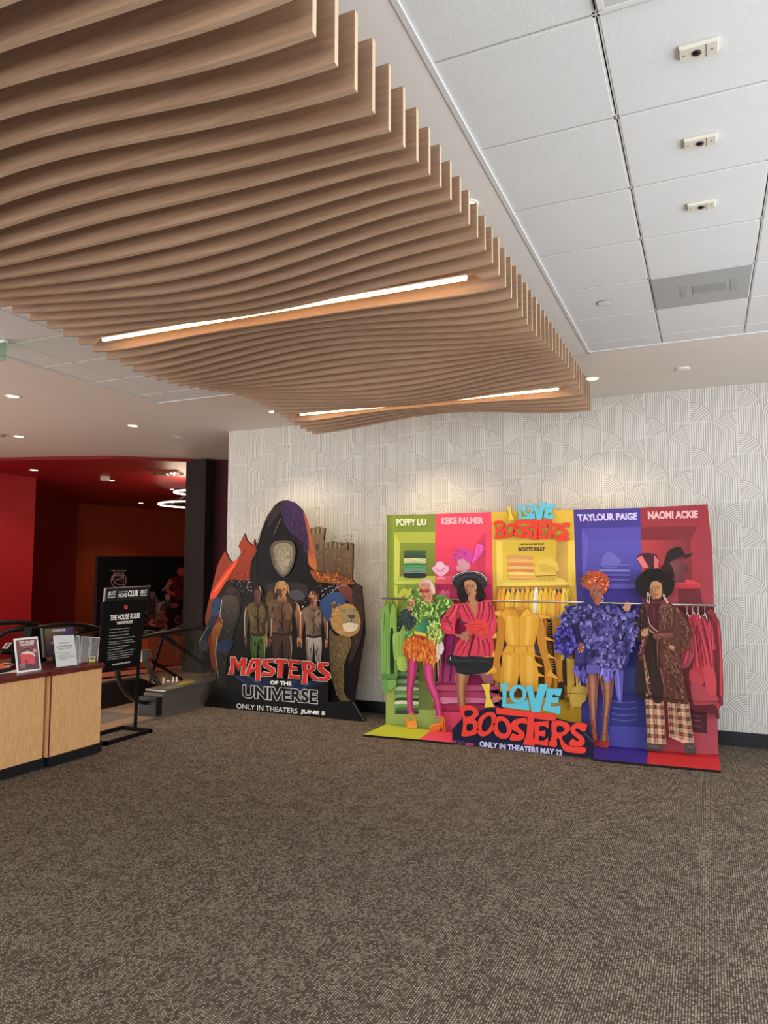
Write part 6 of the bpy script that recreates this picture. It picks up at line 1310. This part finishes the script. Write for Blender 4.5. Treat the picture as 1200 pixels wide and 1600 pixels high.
def f(p):
    hood = M4([(262, 690), (264, 545), (300, 470), (330, 350), (375, 225), (430, 120), (480, 72), (530, 58), (590, 70), (650, 115), (690, 190), (722, 300), (745, 420), (772, 545), (780, 600), (810, 660), (830, 700), (700, 720), (400, 715)])
    p.add(hood, '#0b080c', True)
    p.add(M4([(500, 75), (550, 60), (610, 85), (665, 150), (700, 260), (722, 380), (760, 540), (775, 610), (740, 590), (715, 480), (690, 420), (640, 360), (560, 300), (510, 200)]), '#2d1f45', True, g=('#3a2550', 'h'))
    p.add(M4([(668, 140), (700, 200), (735, 330), (755, 430), (778, 580), (768, 612), (745, 590), (715, 560), (705, 470), (715, 400), (700, 290)]), '#9a4a36', True, g=('#c46a3a', 'v'))
    p.add(M4([(400, 180), (440, 120), (500, 80), (510, 100), (480, 160), (430, 230), (390, 270)]), '#2a2026', True)
    R = random.Random(74)
    for k in range(150):
        t = R.uniform(0, 1); x = 560+170*t+R.uniform(-50, 35); y = 90+400*t+R.uniform(-20, 20)
        if inpoly(*M4([(x, y)])[0], hood): p.stroke(M4([(x, y), (x+R.uniform(4, 12), y+R.uniform(10, 30))]), .5, R.choice(['#43306a', '#5a3a6a', '#23183a', '#7a4450']), .3, False)
    p.stroke(M4([(500, 205), (475, 260), (445, 330)]), .8, '#8a7a80', .4); p.stroke(M4([(300, 470), (300, 690)]), .6, '#6a625c', smooth=False)
    p.stroke(M4([(268, 545), (330, 350), (400, 190), (480, 80)]), 1.0, '#5c4048', .5)
    # plain pale oval glow inside the hood
    p.add(M4([(420, 430), (450, 385), (520, 372), (590, 385), (615, 440), (606, 540), (570, 620), (525, 655), (480, 630), (440, 560), (424, 490)]), '#5c5446', True)
    p.add(M4([(445, 440), (475, 402), (530, 392), (580, 410), (598, 460), (588, 540), (555, 610), (522, 636), (488, 606), (458, 540)]), '#8f8570', True); p.add(M4([(470, 470), (500, 430), (545, 430), (575, 470), (570, 540), (540, 600), (515, 612), (490, 570)]), '#a89d86', True)
    for k in range(160):
        a = R.uniform(0, 2*PI); q = R.uniform(0, 1)**.5; x, y = 520+75*q*math.cos(a), 515+115*q*math.sin(a); p.stroke(M4([(x, y), (x+R.uniform(-10, 10), y+R.uniform(6, 22))]), R.uniform(.4, 1.1), R.choice(['#8a8069', '#6b614e', '#b5aa92', '#4c4436', '#99907a']), .3, False)
part('hood_picture', bd, f, .004, PM)
def f(p):
    p.add(M1([(240, 560), (380, 570), (840, 575), (1060, 590), (1098, 606), (1110, 800), (1080, 1100), (1040, 1340), (160, 1270), (170, 1100), (250, 900), (150, 700), (200, 590)]), '#14100d', g=('#090909', 'v'))
    p.add(M1([(480, 600), (600, 580), (740, 600), (720, 700), (560, 690)]), '#2f2b2b', True); p.add(M1([(620, 640), (700, 630), (730, 680), (660, 690)]), '#4a4a4e', True)
    p.add(M1([(480, 680), (520, 640), (540, 800), (500, 900)]), '#5a4026', True)
    p.leaves(M1([(240, 560), (380, 560), (380, 640), (330, 660), (290, 640), (240, 600)]), 110, 2.6, 1.2, ['#0a0a0c', '#2a2a2c', '#c9c4bc', '#15151a', '#5a5450'], lambda x, y: -60, 90, seed=75, deep=.003)
    p.leaves(M1([(840, 580), (960, 590), (880, 660), (780, 740), (700, 760), (740, 680)]), 150, 2.8, 1.2, ['#0a0a0c', '#2a2a2e', '#d6d0c8', '#1a1a22', '#6a645c', '#0d0d10'], lambda x, y: -50, 90, seed=76, deep=.003)
    p.add(M1([(830, 720), (880, 660), (950, 640), (1000, 700), (930, 800), (880, 830)]), '#35507e', True, g=('#27406a', 'v')); p.add(M1([(930, 610), (1000, 590), (1060, 660), (1060, 730), (1000, 690), (950, 630)]), '#7a4038', True, g=('#4a2a28', 'v')); p.stroke(M1([(900, 650), (960, 600), (1010, 600)]), .6, '#b8b0b0')
    p.add(M1([(1040, 620), (1098, 610), (1112, 850), (1080, 1000), (1020, 1100), (1050, 850)]), '#33261f', True)
    R = random.Random(77)
    for k in range(40): x, y = R.uniform(1040, 1105), R.uniform(640, 980); p.stroke(M1([(x, y), (x+R.uniform(5, 14), y+R.uniform(-3, 3))]), .6, R.choice(['#5a4438', '#241a16', '#6a5648']), .3, False)
part('night_picture', bd, f, .006, PM)
def hero(label_nm, cx, top, bot, hw, skin, hair, cloth, lower, arm, seed, dark='#14100e', bare=False, body=None):
    """a plain printed person in unadorned clothes, standing front on, lit from one side"""
    def f(p):
        h = bot-top; hd = h*.16; y = lambda t: top+h*t; R = random.Random(seed)
        L = lambda q: [(cx+u*hw, y(v)) for u, v in q]
        for s in (-1, 1):
            p.add(L([(s*.02, .58), (s*.44, .56), (s*.52, .70), (s*.46, .86), (s*.42, 1.02), (s*.12, 1.02), (s*.10, .86), (s*.04, .70)]), lower, True, g=(dark, 'v'), thick=.006)
            p.stroke(L([(s*.40, .60), (s*.46, .74), (s*.38, .98)]), hw*.06, '#a08c74' if s > 0 else dark, hw*.03)
            p.add(L([(s*.52, .215), (s*.74, .225), (s*.88, .30), (s*.93, .42), (s*.92, .52), (s*.90, .62), (s*.76, .63), (s*.74, .52), (s*.66, .42), (s*.60, .33)]), arm, True, g=(dark if s < 0 else arm, 'h') if s < 0 else (dark, 'v'))
            p.stroke(L([(s*.80, .25), (s*.91, .36), (s*.91, .50), (s*.88, .60)]), hw*.06, '#d9b994', hw*.03)
            p.stroke(L([(s*.60, .36), (s*.70, .48), (s*.76, .60)]), hw*.07, dark, hw*.04)
            p.add(L([(s*.76, .62), (s*.90, .62), (s*.93, .67), (s*.86, .72), (s*.76, .70)]), skin, True)
            for k in range(3): p.stroke(L([(s*(.78+.05*k), .66), (s*(.78+.045*k), .725)]), hw*.045, dark if k else skin, hw*.03, False)
        p.add(L([(-.20, .18), (.20, .18), (.62, .21), (.70, .27), (.60, .36), (.50, .46), (.45, .58), (-.45, .58), (-.50, .46), (-.60, .36), (-.70, .27), (-.62, .21)]), cloth, True, g=(dark, 'h'))
        p.add(L([(-.10, .22), (.35, .23), (.50, .30), (.40, .42), (.10, .40), (-.05, .32)]), cloth, True); p.add(L([(-.15, .14), (.15, .14), (.24, .20), (.02, .26), (-.24, .20)]), skin, True, g=(dark, 'v'))
        for k in range(26):
            u, v = R.uniform(-.5, .5), R.uniform(.24, .55); p.stroke(L([(u, v), (u+R.uniform(-.12, .12), v+R.uniform(.02, .07))]), hw*.06, R.choice([dark, dark, '#8f7a62', cloth]), hw*.02, False)
        for k in range(12):
            s = R.choice((-1, 1)); u, v = R.uniform(.1, .42), R.uniform(.6, .95); p.stroke(L([(s*u, v), (s*u+R.uniform(-.05, .05), v+R.uniform(.04, .1))]), hw*.06, R.choice([dark, lower]), hw*.02, False)
        p.stroke(L([(-.46, .56), (0, .58), (.46, .56)]), h*.028, '#2a1d16'); p.stroke(L([(0, .26), (.02, .55)]), hw*.04, dark)
        c = (cx, top+hd*.52)
        p.disc(c, hw*.24, hd*.55, skin, 18)
        p.add([(c[0]-hw*.24, c[1]-hd*.1), (c[0]-hw*.2, c[1]+hd*.36), (c[0], c[1]+hd*.54), (c[0]-hw*.05, c[1]+hd*.1)], '#5c3a2a', True)
        p.add([(c[0]-hw*.33, c[1]+hd*.25), (c[0]-hw*.36, c[1]-hd*.15), (c[0]-hw*.2, top-hd*.07), (c[0]+hw*.16, top-hd*.07), (c[0]+hw*.36, c[1]-hd*.15), (c[0]+hw*.33, c[1]+hd*.25), (c[0]+hw*.22, c[1]-hd*.2), (c[0]+hw*.02, c[1]-hd*.33), (c[0]-hw*.22, c[1]-hd*.2)], hair, True)
        for k in range(10):
            u = R.uniform(-.3, .3); p.stroke([(c[0]+u*hw*.6, top-hd*.04), (c[0]+u*hw*1.1, c[1]-hd*.1)], hw*.035, R.choice([hair, '#2a1a10', '#d8b884']), hw*.02, False)
        for s in (-1, 1): p.stroke([(c[0]+s*hw*.05, c[1]-hd*.02), (c[0]+s*hw*.16, c[1]-hd*.02)], hd*.08, '#1c1210', smooth=False)
        p.stroke([(c[0]+hw*.02, c[1]), (c[0]-hw*.02, c[1]+hd*.17)], hw*.05, '#6a402c'); p.stroke([(c[0]-hw*.07, c[1]+hd*.3), (c[0]+hw*.08, c[1]+hd*.3)], hd*.06, '#6a302a', smooth=False)
    return part('person_cutout', bd, f, .012, PM)
# big blue and black figure at the left edge: plain padded suit, no emblem
def f(p):
    p.add(M2([(340, 190), (420, 90), (480, 140), (520, 220), (500, 420), (450, 560), (430, 650), (380, 720), (370, 900), (360, 1050), (400, 1180), (330, 1200), (225, 1190), (262, 1090), (270, 980), (255, 850), (262, 720), (300, 600), (330, 480), (300, 400)]), '#24221f', True, thick=.01)
    p.stroke(M2([(300, 230), (250, 300), (240, 400), (200, 500), (140, 640), (120, 760)]), 11, '#1a2438', 8); p.disc(M2([(275, 275)])[0], 8, 9, '#243a5c', 14); p.disc(M2([(250, 370)])[0], 6.5, 7.5, '#27405f', 14)
    p.disc(M2([(125, 720)])[0], 7.5, 9, '#2e3134', 14); 
    for k in range(4): p.stroke(M2([(95+k*22, 730), (92+k*22, 790)]), 2.2, '#3a3d40', 1.4, False)
    p.add(M2([(330, 210), (420, 200), (480, 240), (480, 400), (430, 500), (360, 490), (310, 400), (310, 290)]), '#4a4038', True, g=('#2c2622', 'v')); p.disc(M2([(415, 135)])[0], 8, 7.5, '#3c2c28', 16); p.add(M2([(365, 150), (385, 90), (440, 88), (470, 140), (440, 120), (390, 122)]), '#17130f', True)
    p.add(M2([(270, 700), (350, 660), (440, 680), (380, 800), (280, 780)]), '#222f4c', True); p.stroke(M2([(270, 640), (255, 780), (262, 900), (285, 1060)]), 1.2, '#b8a890', .6); p.stroke(M2([(320, 250), (300, 400), (330, 480)]), 1.0, '#c8b8a0', .5); p.stroke(M2([(85, 690), (120, 620), (180, 520)]), .9, '#b0a490', .5)
    R = random.Random(78)
    for k in range(70):
        x, y = R.uniform(250, 480), R.uniform(240, 1150)
        p.stroke(M2([(x, y), (x+R.uniform(-14, 14), y+R.uniform(6, 26))]), .8, R.choice(['#5a5046', '#131110', '#34405a', '#7a6c5a', '#1d1a18']), .4, False) if inpoly(x, y, [(320, 240), (480, 240), (450, 560), (380, 720), (360, 1150), (260, 1150), (260, 720), (320, 480)]) else None
part('person_cutout', bd, f, .014, PM)
hero('man', 404, 917, 1047, 23, '#6b4836', '#1c1a18', '#67552f', '#4f6a30', '#4a4a2c', 81)
hero('man', 442, 910, 1050, 31, '#b98158', '#b08a4c', '#6d5038', '#4a3026', '#a8714c', 82, dark='#22150f')
hero('woman', 491, 925, 1046, 24, '#b07a5c', '#5c2220', '#86725a', '#b9aca0', '#a06c4e', 83, dark='#2e241c')
# a plain tan big cat, head high, one foreleg forward
def f(p):
    p.add(M3([(640, 560), (700, 620), (770, 620), (860, 650), (850, 760), (800, 880), (785, 1000), (790, 1100), (785, 1200), (830, 1280), (868, 1305), (760, 1300), (720, 1240), (680, 1130), (650, 1000), (640, 800)]), '#5a4a34', True, thick=.01, g=('#7a6440', 'h'))
    p.leaves(M3([(650, 620), (850, 660), (840, 770), (795, 890), (785, 1200), (720, 1230), (660, 1000)]), 170, 5, .9, ['#6a563a', '#87704a', '#46382a', '#a08a58', '#584832'], lambda x, y: 85, 16, seed=84, deep=.003)
    p.add(M3([(655, 480), (670, 370), (665, 290), (700, 270), (720, 320), (800, 290), (870, 295), (890, 310), (925, 350), (960, 440), (960, 520), (930, 590), (860, 630), (780, 620), (720, 590), (675, 540)]), '#b58a50', True, thick=.008)
    p.leaves(M3([(660, 480), (680, 370), (720, 320), (800, 300), (880, 310), (950, 440), (945, 550), (860, 620), (780, 610), (700, 560)]), 150, 4.5, .9, ['#c89a5c', '#a87c44', '#d8b478', '#8a6a40', '#c08a48'], lambda x, y: math.degrees(math.atan2(y-968, x-543)), 20, seed=85, deep=.002)
    p.add(M3([(760, 360), (830, 330), (900, 340), (925, 400), (930, 470), (880, 480), (800, 470), (770, 420)]), '#9a8a60', True); p.add(M3([(780, 500), (850, 480), (930, 490), (930, 550), (870, 580), (800, 570)]), '#d9ccb0', True)
    p.add(M3([(835, 405), (900, 400), (905, 430), (875, 445), (845, 432)]), '#5a4038', True); p.stroke(M3([(875, 445), (876, 475)]), .8, '#3a2a22'); p.stroke(M3([(805, 490), (840, 476), (876, 478), (925, 495)]), 1.0, '#3a2a22')
    for x, y in ((790, 360), (905, 350)): p.disc(M3([(x, y)])[0], 2.6, 1.7, '#3a2c1c', 10); p.disc(M3([(x, y)])[0], 1.2, 1.2, '#cfc08a', 8)
    p.disc(M3([(690, 310)])[0], 3.2, 4.2, '#5a4630', 12)
part('big_cat_cutout', bd, f, .016, PM)
# base and lettering
p = Paint(PMB)
p.add([(316.5, 1105.2), (333, 1078.6), (366, 1080), (420, 1086), (513, 1097), (550.5, 1096.3), (571.5, 1129.3), (513, 1122.7), (366, 1108.5)], '#0f1011', thick=.05)
for a in ([(366, 1080), (366, 1108.5)], [(513, 1097), (513, 1122.7)]): p.stroke(a, .5, '#26272a', smooth=False)
p.stroke([(551, 1097), (571.3, 1129)], .6, '#8a8880', smooth=False)
p.add(M5([(10, 220), (1090, 300), (1080, 600), (160, 520), (50, 400)]), '#0d0d10')
p.add(M5([(110, 235), (480, 480), (520, 330), (470, 250)]), '#18223c'); p.add(M5([(700, 280), (1080, 300), (800, 400), (640, 380)]), '#1a2340')
for a in ([(120, 240), (330, 400)], [(250, 240), (420, 370)], [(740, 290), (700, 360)], [(900, 310), (800, 380)]): p.stroke(M5(a), 2.4, '#2c4470', .6, False)
base = p.build('base_panel', sm_)
LM = {
 'M': ([(68, 42), (122, 42), (152, 118), (186, 50), (242, 56), (224, 190), (236, 235), (172, 236), (190, 130), (152, 190), (108, 112), (106, 225), (44, 226), (72, 130)], []),
 'A': ([(300, 58), (388, 60), (384, 292), (328, 292), (330, 192), (298, 190), (268, 236), (222, 236), (240, 170), (272, 84)], [[(325, 92), (330, 152), (294, 160), (305, 108)]]),
 'S': ([(402, 68), (526, 60), (524, 96), (452, 98), (462, 122), (532, 162), (540, 205), (500, 246), (384, 242), (410, 192), (478, 206), (490, 190), (420, 150), (398, 112)], []),
 'T': ([(538, 62), (662, 66), (658, 110), (622, 110), (616, 256), (558, 256), (566, 110), (530, 106)], []),
 'E': ([(668, 70), (796, 78), (790, 116), (716, 110), (714, 144), (770, 150), (764, 186), (710, 182), (708, 226), (796, 236), (794, 272), (670, 266), (684, 180)], []),
 'R': ([(808, 82), (902, 88), (962, 126), (952, 178), (912, 202), (990, 270), (985, 288), (925, 286), (872, 212), (868, 330), (810, 326), (822, 200)], [[(870, 125), (900, 130), (908, 155), (870, 176)]]),
 'S2': ([(985, 98), (1092, 98), (1090, 136), (1032, 130), (1036, 155), (1108, 212), (1118, 258), (1076, 298), (972, 292), (985, 250), (1052, 256), (1060, 240), (992, 190), (974, 150)], [])}
for k, (o, hs) in LM.items():
    p = Paint(PMB, .006)
    p.add(M5(o), '#c8261e', holes=[M5(h) for h in hs], thick=.008, side='#c9c4bc', g=('#e0392a', 'v'))
    ys = [q[1] for q in o]; xs = [q[0] for q in o]
    for loop_ in [o]+hs: p.stroke(M5(loop_+[loop_[0]]), .9, '#d9d2cc', smooth=False)
    cx_, cy_ = sum(xs)/len(xs), sum(ys)/len(ys)
    for i in range(len(o)):   # darker bevel along the lower and right edges
        a, b = o[i], o[(i+1) % len(o)]
        if b[0] < a[0]-4: p.stroke(M5([((a[0]*.94+cx_*.06), a[1]-6), ((b[0]*.94+cx_*.06), b[1]-6)]), 1.3, '#7a1410', smooth=False)
    p.build('title_letter', base)
p = Paint(PMB, .006); p.text('OF THE', M5([(483, 288), (706, 297), (705, 342), (483, 328)]), '#f2efe8', .05); p.build('title_lettering', base)
p = Paint(PMB, .005); q = M5([(192, 328), (982, 384), (980, 538), (190, 472)])
p.text('UNIVERSE', q, '#c9c8c6', .075); p.off += .0015; q2 = M5([(199, 337), (975, 391), (973, 529), (197, 464)]); p.text('UNIVERSE', q2, '#101113', .03); p.build('title_lettering', base)
for s, x, y in ((6, 345, 338), (5, 515, 488), (5, 830, 378)):
    p = Paint(PMB, .009)
p = Paint(PMB, .004); p.text('ONLY IN THEATERS', M5([(132, 525), (768, 578), (766, 634), (132, 578)]), '#dddcd8', .012); p.text('JUNE 5', M5([(797, 588), (1058, 611), (1055, 660), (797, 640)]), '#f4f3ee', .05); p.build('release_lettering', base)
